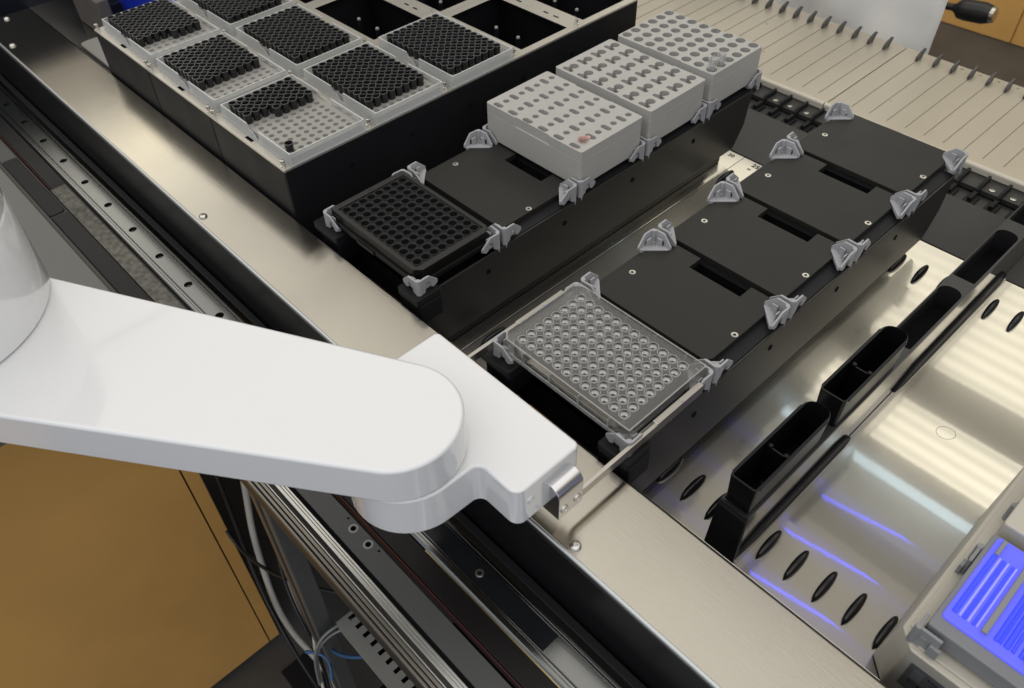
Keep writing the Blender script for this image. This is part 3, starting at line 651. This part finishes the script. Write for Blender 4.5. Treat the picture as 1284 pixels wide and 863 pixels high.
# one rack, copied
def tip_rack(label):
    org = (0, 0, 119.4); o = thing('tip_rack', label, 'tip rack', org, 'frosted tip racks on the tip carriers')
    hs = [circ(x, y, 2.75, 12) for x, y in grid96(0, 0)]
    g = holed([(-59, -39), (59, -39), (59, 39), (-59, 39)], hs, 126.0, 119.9, 5.0, 'frostgrid', 'hole', 'tip_grid', o, org)
    MB().prism(rrect(-62.6, 62.6, -42, 42, 2), 119.5, 121.8, None).build('base_flange', 'frost', o, org, bevel=0.4) if 0 else None
    W, D, t = 61.6, 41.2, 1.1
    # long walls, each in two lengths with the stepped gap in the middle
    for s_ in (-1, 1):
        for nm, pr in (('long_wall', [(-W, 119.6), (3, 119.6), (1, 122.5), (-4, 126.5), (-11, 127.2), (-13, 131.6), (-W, 131.6)]),
                       ('long_wall', [(7.5, 119.6), (W, 119.6), (W, 131.6), (7.5, 131.6)])):
            n = len(pr); ya, yb = s_ * (D + 1.0), s_ * (D + 1.0 - t)
            b = MB(); b.add([(p[0], ya + (-s_ * (p[1] - 119.6) * 0.08), p[1]) for p in pr] + [(p[0], yb + (-s_ * (p[1] - 119.6) * 0.08), p[1]) for p in pr],
                            [tuple(range(n)), tuple(range(2 * n - 1, n - 1, -1))] + [(i, (i + 1) % n, n + (i + 1) % n, n + i) for i in range(n)])
            b.build(nm, 'frost', o, org)
        MB().add([(s_ * (W + .9), -D, 119.6), (s_ * (W + .9), D, 119.6), (s_ * (W), D, 131.6), (s_ * (W), -D, 131.6),
                  (s_ * (W + .9 - t), -D, 119.6), (s_ * (W + .9 - t), D, 119.6), (s_ * (W - t), D, 131.6), (s_ * (W - t), -D, 131.6)],
                 [(0, 1, 2, 3), (7, 6, 5, 4), (0, 4, 5, 1), (1, 5, 6, 2), (2, 6, 7, 3), (3, 7, 4, 0)]).build('short_wall', 'frost', o, org)
        for sy_ in (-1, 1):                                     # slanted corner web
            x0, y0 = s_ * (W - 0.8), sy_ * (D - 0.4)
            MB().add([(x0, y0 - sy_ * 7, 119.6), (x0 - s_ * 7, y0, 119.6), (x0 - s_ * 7, y0, 131), (x0, y0 - sy_ * 7, 131)], [(0, 1, 2, 3)]).build('corner_web', 'frost', o, org)
    shell([(-W, -D), (W, -D), (W, D), (-W, D)], 131.3, 131.9, 1.0).build('wall_edge_highlight', 'frost', o, org) if 0 else None
    for s_ in (-1, 1):
        yy = s_ * (D - 0.45)
        MB().box(-W, -13.2, yy - .45, yy + .45, 131.62, 132.0).build('wall_edge_highlight', 'edgehighlight', o, org)
        MB().box(7.7, W, yy - .45, yy + .45, 131.62, 132.0).build('wall_edge_highlight', 'edgehighlight', o, org)
        xx = s_ * (W - 0.45)
        MB().box(xx - .45, xx + .45, -D, D, 131.62, 132.0).build('wall_edge_highlight', 'edgehighlight', o, org)
    MB().prism([(-62.7, -42.4), (62.7, -42.4), (62.7, 42.4), (-62.7, 42.4)], 119.45, 120.3).build('base_flange', 'frost', o, org)
    return o
full = {(i, j) for i in range(12) for j in range(8)}
fill = {(2, 0): {(i, j) for i in range(4) for j in range(8)} | {(4, j) for j in range(3, 8)} | {(11, 0)},
        (1, 0): {(i, j) for i in range(9) for j in range(8)},
        (0, 0): {(i, j) for i in range(9) for j in range(8)} | {(9, j) for j in range(4, 8)},
        (2, 1): {(i, j) for i in range(11) for j in range(8)}, (2, 2): full, (1, 1): full, (0, 1): full}
rl = {(2, 0): 'frosted tip rack nearest the viewer, mostly empty with a small block of black tips left',
      (1, 0): 'frosted tip rack in the front row with three empty columns, between two other racks',
      (0, 0): 'frosted tip rack at the left end of the front row',
      (2, 1): 'frosted tip rack directly behind the mostly empty one',
      (2, 2): 'full frosted tip rack furthest right, next to two empty black openings',
      (1, 1): 'full frosted tip rack in the second row, left of an empty black opening',
      (0, 1): 'full frosted tip rack cut by the top edge behind the leftmost front rack'}
tl_ = {(2, 0): 'nearly empty front rack', (1, 0): 'middle front rack', (0, 0): 'leftmost front rack', (2, 1): 'rack behind the nearly empty one',
       (2, 2): 'full rack furthest right', (1, 1): 'full rack in the middle carrier', (0, 1): 'full rack at the top edge'}
ORD = ['first', 'second', 'third', 'fourth', 'fifth', 'sixth', 'seventh', 'eighth', 'ninth', 'tenth', 'eleventh', 'twelfth']
proto = None; RY = -3.9 + 3.0
allt = []
for key in rl:
    dx, dy = XC[key[0]] + 5.0, 96 * key[1] - 1.4
    if proto is None:
        proto = tip_rack(rl[key]); base = proto.location.copy()
        r_ = proto
    else: r_ = dup(proto, label=rl[key])
    r_.location = base + Vector((dx, dy, 0)) * S
    for (i, j) in fill[key]:
        x, y = XC[key[0]] + 5.7 - 49.5 + 9 * i, 96 * key[1] - 3.95 - 31.5 + 9 * j
        allt.append(((x - 258) ** 2 + (y + 324) ** 2, x, y, key, (i, j)))
allt.sort()
TIP = [(3.6, -10.6), (3.95, -3.0), (4.2, -0.2), (4.1, 0), (3.55, 0), (3.35, -0.5), (2.7, -9), (0.01, -9)]
tme = MB().lathe(0, 0, TIP, 14)
M['tiprim'] = mat('tip rim with painted highlight', (0.095, 0.095, 0.092), 0.3, coat=0.5)  # lighter grey paints in the ceiling glint on the glossy rims
def rims(me):
    me.materials.append(M['tiprim'])
    for q in me.polygons:
        if 28 <= q.index % 98 < 56: q.material_index = 1
t0 = None; rest = MB()
for n_, (d, x, y, key, ij) in enumerate(allt):
    if n_ < 300:
        if t0 is None: t0 = MB().add(tme.v, tme.f).build('pipette_tip', 'tip', smooth=True, auto=30); o = t0; rims(t0.data)
        else: o = t0.copy(); scene.collection.objects.link(o)
        o.location = Vector((x, y, 136.1 + random.uniform(-.15, .15))) * S; o.rotation_euler = (random.uniform(-.02, .02), random.uniform(-.02, .02), 0)
        if key == (2, 0) and ij == (11, 0): tag(o, 'single black pipette tip alone in the front corner of the mostly empty rack', 'pipette tip')
        else: tag(o, 'black tip %s from left, %s from front, %s' % (ORD[ij[0]], ORD[ij[1]], tl_[key]), 'pipette tip')
        o['group'] = 'black pipette tips in the frosted racks'
    else: rest.add([(a + x, b + y, c + 136.1) for a, b, c in tme.v], tme.f)
ro = rest.build('pipette_tips', 'tip', smooth=True, auto=30); rims(ro.data)
tag(ro, 'remaining black pipette tips packed in the farther racks', 'pipette tips', kind='stuff')

# ================================================================== TROUGH CARRIER
tx = 132.5; org = (tx, 200, 0)
tcr = thing('trough_carrier', 'narrow dark grey carrier with long rounded openings right of the empty plate sites', 'carrier', org)
ops = [(-6, 86), (100, 192), (211, 304), (320, 411), (428, 519)]
M['carrier'] = mat('dark anodised carrier', (0.055, 0.055, 0.056), 0.34, 0.6, bump=0.06, bscale=900)
M['mirror'] = mat('polished dark side sheet', (0.34, 0.33, 0.32), 0.14, 1.0, bump=0.05, bscale=400, stretch=(1, .15, 1))
holes = [rrect(tx - 10, tx + 9.0, a, b, (1.5, 8.5, 8.5, 1.5), 5) for a, b in ops]
holed([(tx - 11.2, -11), (tx + 11.2, -11), (tx + 11.2, 535), (tx - 11.2, 535)], holes, 50, 47, 22, 'carrier', 'void', 'top_plate', tcr, org)
MB().box(tx + 9.6, tx + 11.1, -10, 535, 5, 46.9).build('side_sheet', 'mirror', tcr, org, bevel=0.3)
MB().box(tx - 11.1, tx - 9.6, -10, 535, 2, 46.9).build('side_sheet', 'carrier', tcr, org, bevel=0.3)
MB().add([(tx - 12, -14, 0.3), (tx + 13, -14, 0.3), (tx + 13, -8.2, 0.3), (tx - 12, -8.2, 0.3), (tx - 11.4, -10.6, 52), (tx + 11.4, -10.6, 52), (tx + 11.4, -8.2, 52), (tx - 11.4, -8.2, 52)],
         [(0, 3, 2, 1), (4, 5, 6, 7), (0, 1, 5, 4), (1, 2, 6, 5), (2, 3, 7, 6), (3, 0, 4, 7)]).build('front_end', 'black', tcr, org, bevel=0.5)
MB().box(tx + 11.3, tx + 15.2, -13, 410, 0.4, 3.2).build('base_rail', 'mirror', tcr, org, bevel=0.3)
# black foot with shallow arches along the base
fp = [(-12, 3.4), (400, 3.4), (398, 16)]
for a, b in ((398, 300), (290, 190), (180, 96), (86, -12)):
    pass
def foot(y0, y1, h):
    pr = [(y0, 3.4), (y1, 3.4), (y1, h * .35), (y1 - 8, h * .8), (y1 - 22, h), (y0 + 30, h * .8), (y0 + 10, h * .4)]
    b = MB(); n = len(pr); x0, x1 = tx + 11.2, tx + 13.4
    b.add([(x0, p[0], p[1]) for p in pr] + [(x1, p[0], p[1]) for p in pr], [tuple(range(n)), tuple(range(2 * n - 1, n - 1, -1))] + [(i, (i + 1) % n, n + (i + 1) % n, n + i) for i in range(n)])
    return b.build('foot', 'black', tcr, org, bevel=0.4)
foot(-11, 140, 15); foot(208, 412, 17)
def trough(label, y):
    o = thing('reagent_trough', label, 'trough', (tx, y + 40, 28), 'black troughs standing in the narrow carrier'); og = (tx, y + 40, 28)
    top = rrect(tx - 9.8, tx + 10.6, y - 8, y + 86.5, (2.2, 9.2, 9.2, 2.2), 6); bot = rrect(tx - 8.6, tx + 9.0, y - 5.5, y + 84, (2, 8, 8, 2), 6)
    ti = rrect(tx - 8.5, tx + 9.3, y - 6.7, y + 86.7, (1.6, 8.2, 8.2, 1.6), 6); bi = rrect(tx - 7.4, tx + 7.8, y - 4, y + 82, (1.5, 7, 7, 1.5), 6)
    n = len(top); v = []
    for P, z in ((bot, 32), (top, 79), (top, 80), (ti, 80), (bi, 34)): v += [(p[0], p[1], z) for p in P]
    f = [tuple(range(n - 1, -1, -1)), tuple(range(4 * n, 5 * n))]
    for k in range(4):
        for i in range(n): f.append((k * n + i, k * n + (i + 1) % n, (k + 1) * n + (i + 1) % n, (k + 1) * n + i))
    MB().add(v, f).build('body', 'trough', o, og, bevel=0.25, smooth=True, auto=35)
    b = MB().box(tx - 7.6, tx + 8.2, y + 33.6, y + 34.9, 36, 74)
    b.cyl(tx - 5.8, y + 34.2, 36, 76.2, 1.7, 12); b.cyl(tx + 6.6, y + 34.2, 36, 76.2, 1.7, 12)
    b.build('divider', 'trough', o, og, bevel=0.2)
    MB().extr([(tx - 10.6, 78.6), (tx - 9.7, 78.6), (tx - 9.7, 80.2), (tx - 10.6, 80.2)], 'y', y - 4, y + 76).build('rim_bead', 'basegrey', o, og)
    MB().extr([(tx + 10.6, 78.6), (tx + 11.4, 78.6), (tx + 11.4, 80.2), (tx + 10.6, 80.2)], 'y', y - 4, y + 76).build('rim_bead', 'basegrey', o, og)
    return o
trough('black plastic trough at the front end of the narrow carrier', 0)
trough('black plastic trough second from the front of the narrow carrier', 107)

# ================================================================== GUIDE RIBS ON THE DECK
def lens(L, w, h):
    b = MB(); n = 9; v = []; f = []
    rows = []
    for i in range(n):
        t = -1 + 2 * i / (n - 1); ww = w * (1 - t * t) ** 0.6 + 0.25; hh = h * (1 - t * t) ** 0.45 + 0.3
        rows.append([(-ww, t * L, 0.1), (-ww * .85, t * L, hh * .75), (-ww * .3, t * L, hh), (ww * .3, t * L, hh), (ww * .85, t * L, hh * .75), (ww, t * L, 0.1)])
    for r in rows: v += r
    for i in range(n - 1):
        for j in range(5): f.append((i * 6 + j, i * 6 + j + 1, (i + 1) * 6 + j + 1, (i + 1) * 6 + j))
    f += [tuple(range(6)), tuple((n - 1) * 6 + j for j in range(5, -1, -1))]
    return b.add(v, f)
g0 = None
def where(x, row):
    if x < -60:
        side = {-137.5: 'close to the middle carrier', -115.0: 'on the bare strip between the two plate carriers', -92.5: 'close to the empty plate sites'}[x]
    elif x < 121:
        side = {65.0: 'tight against the right plate carrier', 87.5: 'beside the right plate carrier', 110.0: 'against the left of the trough carrier'}[x]
    elif x > 240: side = 'tight against the lit beige device'
    else: side = {155.0: 'at the right of the trough carrier', 177.5: 'second right of the trough carrier', 200.0: 'third right of the trough carrier', 222.5: 'next to last before the beige device'}[x]
    return 'black guide rib in the %s row, %s' % (row, side)
for row, yy in (('front', 16.8), ('rear', 363.4)):
    for n_ in range(-9, 9):
        x = 65 + PITCH * n_
        if x in (132.5,) or (-92 < x < 60) or x < -140 or (x > 240 and row == 'rear') : continue
        if g0 is None: g0 = lens(16.5, 3.0, 6.2).build('guide_rib', 'pin', smooth=True, auto=60); o = g0
        else: o = g0.copy(); scene.collection.objects.link(o)
        o.location = Vector((x, yy, 0)) * S
        tag(o, where(x, row), 'guide rib', 'black guide ribs on the steel deck')

# ================================================================== LOADING TRAY BEHIND
for i, (xa, xb, lab) in enumerate(((-1100, -138.9, 'ridged cream metal loading tray behind the grey racks'), (-137.7, 520, 'ridged cream metal loading tray behind the empty plate sites'))):
    org = ((xa + xb) / 2, 660, 0)
    o = thing('loading_tray', lab, 'tray', org)
    MB().box(xa, xb, 561, 757, 3, 8).build('tray_sheet', 'tray', o, org, bevel=0.8)
    if i == 0: MB().extr([(556, 2), (556, 9), (557.5, 10.6), (560, 11), (562.5, 9.6), (562.5, 2)], 'x', xa, xb).build('tray_lip', 'lip', o, org, bevel=0.8)
    else:
        for a, b in ((xa, -60.5), (-40.7, xb)): MB().extr([(556, 2), (556, 9), (557.5, 10.6), (560, 11), (562.5, 9.6), (562.5, 2)], 'x', a, b).build('tray_lip', 'lip', o, org, bevel=0.8)
        MB().box(-60.3, -40.900000000000006, 557, 562, 2, 9).build('lip_gap', 'void', o, org)
    k = math.ceil(xa / PITCH) + (1 if i == 0 else 0)
    gi = fi = None
    while k * PITCH < xb - 3:
        x = k * PITCH
        if x > xa + 3 and x < 330 and x > -640:
            if gi is None:
                gi = MB().box(-0.45, 0.45, 577, 728, 8.0, 8.25).build('groove_line', 'groove', o); gi.location = Vector((x - org[0], -660, 0)) * S
                pr = [(729, 8), (730, 13.5), (734, 16.5), (746, 19.5), (748.5, 19.0), (744, 14), (742, 8)]
                fi = MB(); n = len(pr)
                fi.add([(-1.7, p[0], p[1]) for p in pr] + [(1.7, p[0], p[1]) for p in pr], [tuple(range(n)), tuple(range(2 * n - 1, n - 1, -1))] + [(a, (a + 1) % n, n + (a + 1) % n, n + a) for a in range(n)])
                fi = fi.build('guide_fin', 'fin', o, bevel=0.5); fi.location = Vector((x - org[0], -660, 0)) * S
            else:
                inst(gi, o, (x - org[0], -660, 0)); inst(fi, o, (x - org[0], -660, 0))
            if k in (-1, 2, -9, -14): 
                MB().lathe(x + 6, 690, [(1.7, 8), (1.6, 8.7), (0.6, 8.9), (0.01, 8.5)], 12).build('screw', 'screw', o, org, smooth=True)
            if k in (-4, 0, -12): MB().lathe(x + 4, 620, [(1.7, 8), (1.6, 8.7), (0.6, 8.9), (0.01, 8.5)], 12).build('screw', 'screw', o, org, smooth=True)
        k += 1
    if i:
        for n_, x in ((30, -68), (35, -45), (36, -22), (37, 1), (38, 23), (39, 46), (40, 68)): text(str(n_), 4.2, (x + 4, 748, 8.15), (0, 0, 0), 'groove', o, org=org)

# ================================================================== HEATED DEVICE WITH BLUE LIT TOP
org = (330, 40, 0); dv = thing('heated_shaker', 'beige bench device with a blue lit ridged top at the lower right', 'device', org)
botp = [(260, -15.5), (430, -15.5), (430, 150), (248, 150), (247, -2.6)]
topp = [(262, -33), (430, -33), (430, 150), (252, 150), (252, -23)]
MB().prism(topp, 0.5, 80, botp).build('housing', 'beige', dv, org, bevel=1.2, seg=3)
MB().prism([(264, -29), (430, -29), (430, 148), (255, 148), (255, -20)], 80.1, 82).build('upper_ledge', 'beige', dv, org, bevel=0.6)
MB().prism(rrect(261, 430, 62, 145, 2), 82.1, 104).build('rear_block', 'beige', dv, org, bevel=1.2)
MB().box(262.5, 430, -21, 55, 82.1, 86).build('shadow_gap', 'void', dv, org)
MB().prism(rrect(260.5, 430, -24, 56, 2), 86.1, 99).build('tray_frame', 'devgrey', dv, org, bevel=0.8)
bl = MB().prism(rrect(263.5, 430, -15.5, 54, 2.5), 96, 100.4).build('lit_top', 'blue', dv, org, bevel=0.6)
for i, (x, w, m_) in enumerate(((267.2, 1.6, 'bluedeep'), (270.2, 0.7, 'bluerib'), (272.6, 1.2, 'bluedeep'), (274.8, 0.7, 'bluerib'), (277.6, 1.0, 'bluedeep'), (279.4, 0.6, 'bluerib'), (290.0, 1.6, 'bluedeep'), (292.4, 0.7, 'bluedeep'), (295.4, 1.8, 'bluedeep'), (298.8, 1.2, 'bluedeep'), (303, 1.5, 'bluedeep'))):
    MB().extr([(x - w, 100.3), (x + w, 100.3), (x + w * .5, 101.6), (x - w * .5, 101.6)], 'y', -9 - 0.0 * i, 40).build('lit_ridge', m_, dv, org, bevel=0.3)
for x in (283.5, 306.5):
    MB().extr([(x - 2.1, 100.3), (x + 2.1, 100.3), (x + 1.5, 103), (x - 1.5, 103)], 'y', -10, 46).build('grey_bar', 'devclip', dv, org, bevel=0.4)
MB().extr([(266, 100.3), (269, 100.3), (268.6, 103), (266.4, 103)], 'y', 40, 52).build('grey_bar', 'devclip', dv, org, bevel=0.4)
def dclip(x, y, rot):
    b = MB()
    b.prism([(0, 0), (14, 0), (14, 2), (2, 2), (2, 11), (0, 11)], 80.5, 97)
    b.prism([(10, -2.2), (16, -2.2), (16, 0), (10, 0)], 82, 91)
    b.cyl(0.8, 0.8, 80, 97.4, 2.0, 12)
    b.box(4, 7.6, -0.4, 0.2, 88, 91)
    q = b.build('clamp', 'devclip', dv, bevel=0.5); q.location = (Vector((x, y, 0)) - Vector(org)) * S; q.rotation_euler = (0, 0, rot)
dclip(257.5, -28.5, 0); dclip(258, 44, pi * 1.5); dclip(259.5, 84, -0.2)
lb = MB().add([(264, -28.5, 57), (312, -28.5, 57), (312, -21.4, 24), (264, -21.4, 24)], [(0, 1, 2, 3)])
# label plate lying on the sloping front
def front_y(z): return -15.5 - (z - 0.5) * 17.5 / 79.5
slope = atan2(17.5, 79.5)
lb = MB(); v = [(266, front_y(66) - .3, 66), (330, front_y(66) - .3, 66), (330, front_y(22) - .3, 22), (266, front_y(22) - .3, 22)]
v2 = [(a, b + .25, c) for a, b, c in v]
lb.add(v + v2, [(0, 1, 2, 3), (7, 6, 5, 4), (0, 4, 5, 1), (1, 5, 6, 2), (2, 6, 7, 3), (3, 7, 4, 0)]).build('type_label', 'label', dv, org)
rx_ = pi / 2 + slope
text('Hamilton', 5.6, (277, front_y(57) - .5, 57), (rx_, 0, 0), 'print', dv, org=org)
text('HHS 3.0', 2.6, (279, front_y(52) - .5, 52), (rx_, 0, 0), 'print', dv, org=org)
text('CE', 8, (269, front_y(36) - .5, 36), (rx_, 0, 0), 'print', dv, org=org)
MB().add([(a, front_y(z) - .5, z) for a, z in ((269, 63), (275, 63), (275, 45), (269, 45))], [(0, 1, 2, 3)]).build('label_text_block', 'devgrey', dv, org)

# ================================================================== ROBOT ARM
org = (-7, -174, 105); ra = thing('laboratory_robot', 'white glossy robot arm reaching over the deck with a steel plate gripper', 'robot arm', org)
def taper(c0, r0, c1, r1, n=20):
    """outline of a bar with two round ends"""
    dx, dy = c1[0] - c0[0], c1[1] - c0[1]; L = sqrt(dx * dx + dy * dy); a = atan2(dy, dx); be = math.acos((r0 - r1) / L)
    out = [(c1[0] + r1 * cos(a - be + 2 * be * i / n), c1[1] + r1 * sin(a - be + 2 * be * i / n)) for i in range(n + 1)]
    out += [(c0[0] + r0 * cos(a + be + (2 * pi - 2 * be) * i / n), c0[1] + r0 * sin(a + be + (2 * pi - 2 * be) * i / n)) for i in range(n + 1)]
    return out
MB().prism(taper((-286, -350), 62.5, (-7, -174), 40.5, 28), 142, 172.5).build('forearm', 'white', ra, org, bevel=2.4, seg=5, smooth=True, auto=30)
def arc(cx, cy, r, a0, a1, n): return [(cx + r * cos(radians(a0 + (a1 - a0) * i / n)), cy + r * sin(radians(a0 + (a1 - a0) * i / n))) for i in range(n + 1)]
hand = arc(59, -140.5, 7.5, -90, 0, 6) + arc(62.5, -99, 4, 0, 90, 4) + arc(-62.5, -99, 4, 90, 180, 4) + arc(-59, -140.5, 7.5, 180, 270, 6) + \
       arc(-48, -154, 6, 90, 0, 4) + arc(-5, -172, 38.5, 165 + 5, 370 - 10, 26) + arc(40.5, -154.5, 6.5, 180, 90, 6)
MB().prism(hand, 105.3, 140.2).build('hand', 'white', ra, org, bevel=1.9, seg=4, smooth=True, auto=30)
MB().lathe(-286, -350, [(80, 173.2), (81.5, 174.2), (81.5, 238.8), (81, 239.6), (80.2, 240.2), (80.2, 241), (81.4, 242), (81.2, 275), (76, 282), (66, 284)], 96, True).build('elbow_column', 'white', ra, org, smooth=True, auto=35)
MB().lathe(-286, -350, [(60, 172.4), (79, 172.6), (79, 173.4)], 64).build('elbow_seal', 'devgrey', ra, org, smooth=True)
MB().lathe(54, -147.9, [], 3) if 0 else None
# side dimple near the front right corner of the hand
dm = MB().lathe(0, 0, [(3.2, 0), (2.8, .5), (1.4, .9), (0.01, 1.0)], 16).build('button', 'white', ra, smooth=True)
dm.location = (Vector((66.4, -137, 126)) - Vector(org)) * S; dm.rotation_euler = (0, pi / 2, 0)
# knuckle bracket on the right side of the hand, and its twin hidden on the left
for s_ in (1, -1):
    pr = []
    for a in range(0, 181, 15): pr.append((66 + 8.5 * cos(radians(a)), 114 + 8.5 * sin(radians(a))))
    pr = [(74.4, 93), (74.4, 108)] + pr[0:] + [(58, 93)]
    pr = [(s_ * u, z) for u, z in pr]
    br = MB().extr(pr, 'y', -120.5, -99).build('finger_bracket', 'chrome', ra, org, bevel=0.6, smooth=True, auto=30)
    for yy in (-115.5, -104):
        q = MB().lathe(0, 0, [(3.1, 0), (3.0, .7), (1.7, .9), (1.5, .1), (0.01, .1)], 18).build('screw', 'screw', br, smooth=True)
        q.location = (Vector((s_ * 74.4, yy, 101)) - Vector(org)) * S; q.rotation_euler = (0, s_ * pi / 2, 0)
    f = MB().box(s_ * 68 - 1.5, s_ * 68 + 1.5, -100, -19, 85.5, 93.2).build('finger', 'finger', ra, org, bevel=0.3)
    MB().box(s_ * 67.3 - 2.3, s_ * 67.3 + 2.3, -19.5, 31, 85, 94.2).build('finger_pad', 'finger', f, org, bevel=0.35)
    MB().cyl(s_ * 67.3, 8.5, 94.2, 95.4, 1.5, 14).build('pad_pin', 'finger', f, org)

# ================================================================== UNDER THE TRACK: CABLES, CABINET
tube('cable', [(-423, -160, -250), (-424, -172, -350), (-422, -188, -420), (-397, -202, -500), (-376, -212, -560), (-340, -213, -600), (-297, -204, -620), (-255, -206, -640), (-240, -215, -700)], 4.6, 'cwhite',
     label='thick white cable hanging down beside the wooden cabinet', cat='cable')
tube('cable', [(-440, -215, -430), (-424, -215, -450), (-373, -211, -450), (-312, -188, -440), (-250, -150, -430)], 2.4, 'cblack', label='thin black cable crossing behind the white cable', cat='cable')
tube('cable', [(-400, -150, -300), (-392, -165, -380), (-350, -190, -470), (-290, -205, -520), (-240, -215, -560), (-215, -225, -640)], 2.6, 'cgrey', label='grey cable running down between the white cable and the post', cat='cable')
tube('cable', [(-112, -176, -264), (-132, -184, -262), (-136, -195, -255), (-137, -212, -250), (-140, -225, -255), (-143, -235.5, -270), (-146, -243, -300), (-150, -246, -360)], 1.5, 'cgrey', label='grey cable loop, the upper of two, in front of the slotted duct', cat='cable')
tube('cable', [(-105, -176, -264), (-121, -183.5, -262), (-128, -195.6, -258), (-133.7, -210.5, -255), (-139.4, -222.8, -262), (-144.6, -235, -280), (-149.6, -240.6, -310), (-153, -243, -370)], 1.4, 'cgrey', label='grey cable loop, the lower of two, in front of the slotted duct', cat='cable')
tube('cable', [(-215, -212, -340), (-196, -220.7, -330), (-172, -222, -320), (-144, -221, -310), (-123.6, -213, -300), (-102, -201, -280), (-84.6, -184, -262), (-70, -176, -260)], 1.9, 'cblue', label='blue cable sagging across the front of the slotted duct', cat='cable')
tube('cable', [(-176, -240, -330), (-168, -233, -330), (-161, -227, -330), (-148, -227, -335), (-140, -235, -350)], 1.9, 'cblue', label='short piece of blue cable at the bottom edge below the sagging one', cat='cable')
tube('cable', [(-460, -190, -300), (-440, -200, -420), (-405, -215, -500), (-360, -222, -560), (-300, -228, -600), (-262, -226, -650), (-240, -230, -720)], 2.8, 'cblack', label='black cable following the white cable down to the floor', cat='cable')
tube('cable', [(-350, -160, -260), (-345, -180, -340), (-318, -200, -400), (-270, -212, -430), (-235, -214, -480), (-228, -222, -560)], 2.2, 'cblack', label='thin black cable bending behind the grey post', cat='cable')
tube('cable', [(-190, -215, -300), (-182, -226, -330), (-165, -236, -345), (-150, -244, -365), (-140, -250, -400)], 1.8, 'cwhite', label='short white cable end beside the blue cable below the post', cat='cable')
org = (-780, -700, -850); cb = thing('cabinet', 'ochre wooden cabinet under the bench at the lower left', 'cabinet', org)
MB().box(-1100, -490.2, -1400, -209, -838, -130).build('carcass', 'wood', cb, org)
MB().box(-490, -487, -1400, -226.4, -836, -128).build('door', 'wood', cb, org, bevel=0.6)
MB().box(-490, -488, -224.2, -206, -838, -128).build('edge_stile', 'wood', cb, org, bevel=0.4)
MB().box(-490, -489.5, -226.3, -224.3, -836, -128).build('door_gap', 'void', cb, org)
MB().box(-1100, -495, -1400, -212, -849.5, -838.2).build('plinth', 'aludark', cb, org)
tag(MB().prism([(-432, -240), (-300, -240), (-300, -175), (-432, -175)], -849.8, -842).build('floor_mat', 'basegrey', bevel=1), 'black flat pad lying on the grey floor beside the cabinet', 'pad')

# ================================================================== BACKGROUND
org = (-500, 3000, -850); cb = thing('cabinet', 'ochre wooden cabinet standing on the far floor at the top right', 'cabinet', org)
MB().box(-1900, 900, 2765, 3300, -850, 200).build('carcass', 'wood', cb, org)
for a, b in ((-1900, -990), (-986, -548), (-544, -100), (-96, 350), (354, 900)): MB().box(a, b, 2755, 2764.8, -848, 180).build('door', 'wood', cb, org, bevel=1.5)
cv = thing('cabled_probe', 'black cable end with a thick barrel and bright metal tip hanging before the far cabinet', 'probe', (-320, 1500, -245))
po_ = (-320, 1500, -245)
tb = MB().lathe(0, 0, [(7, -200), (7, -30), (9, -24), (19, -14), (21, 0), (21, 34), (17, 48), (0.01, 48)], 20).build('barrel', 'cblack', cv, smooth=True)
tb.rotation_euler = (0, radians(84), 0)
t2 = MB().lathe(0, 0, [(16, 48.2), (15, 55), (8, 57), (0.01, 55)], 18).build('metal_tip', 'screw', tb, smooth=True)
# crinkled white sheet behind the tray
b = MB(); nx, nz = 46, 30; v = []; f = []
for i in range(nx + 1):
    for j in range(nz + 1):
        u = i / nx; w = j / nz
        x = -760 + u * (760 - 142) ; z = -420 + w * 760
        y = 850 + (1 - u ** 6) * (16 * sin(u * 17 + w * 5) + 12 * sin(u * 37 - w * 9) + 8 * sin(w * 23 + u * 15)) + random.uniform(-1.6, 1.6)
        x2 = x
        v.append((x2, y, z))
for i in range(nx):
    for j in range(nz): f.append((i * (nz + 1) + j, (i + 1) * (nz + 1) + j, (i + 1) * (nz + 1) + j + 1, i * (nz + 1) + j + 1))
sh = b.add(v, f).build('hanging_sheet', 'cloth', smooth=True, auto=80)
md = sh.modifiers.new('thick', 'SOLIDIFY'); md.thickness = 0.002
tag(sh, 'white crinkled sheet hanging behind the loading tray', 'sheet')
# upper left corner: dark side of the instrument
struct(MB().box(-1700, -1172, -400, 900, -120, 235).build('instrument_side', 'navy', bevel=3))
struct(MB().box(-1171, -1050, 60, 900, -5, 300).build('side_recess', 'navy'))
org = (-1000, 40, 0); gp = thing('grey_bracket_panel', 'grey brown upright panel beyond the left end of the tip carriers', 'panel', org)
MB().extr([(-1064, 0.5), (-960, 0.5), (-960, 60), (-1040, 60), (-1058, 50), (-1066, 30)], 'y', 24, 42).build('panel', 'panelgrey', gp, org, bevel=2)
MB().box(-1010, -985, 43, 80, 0.5, 40).build('panel_foot', 'navy', gp, org, bevel=1)
tag(MB().prism(rrect(-982, -862, -12.5, 20, 9), 0.3, 6).build('pale_pad', 'pale', bevel=1), 'pale grey rounded pad on the deck at the left of the tip carriers', 'pad')
org = (-850, 110, 0); bb = thing('blue_bin', 'bright blue plastic bin behind the leftmost tip rack', 'bin', org)
MB().prism(rrect(-1020, -752, 62, 130, 12), 0.5, 88, rrect(-1005, -760, 68, 126, 10)).build('body', 'bin', bb, org, bevel=3, seg=3)
MB().prism(rrect(-1026, -746, 57, 135, 14), 88.2, 94).build('rim', 'bin', bb, org, bevel=2)
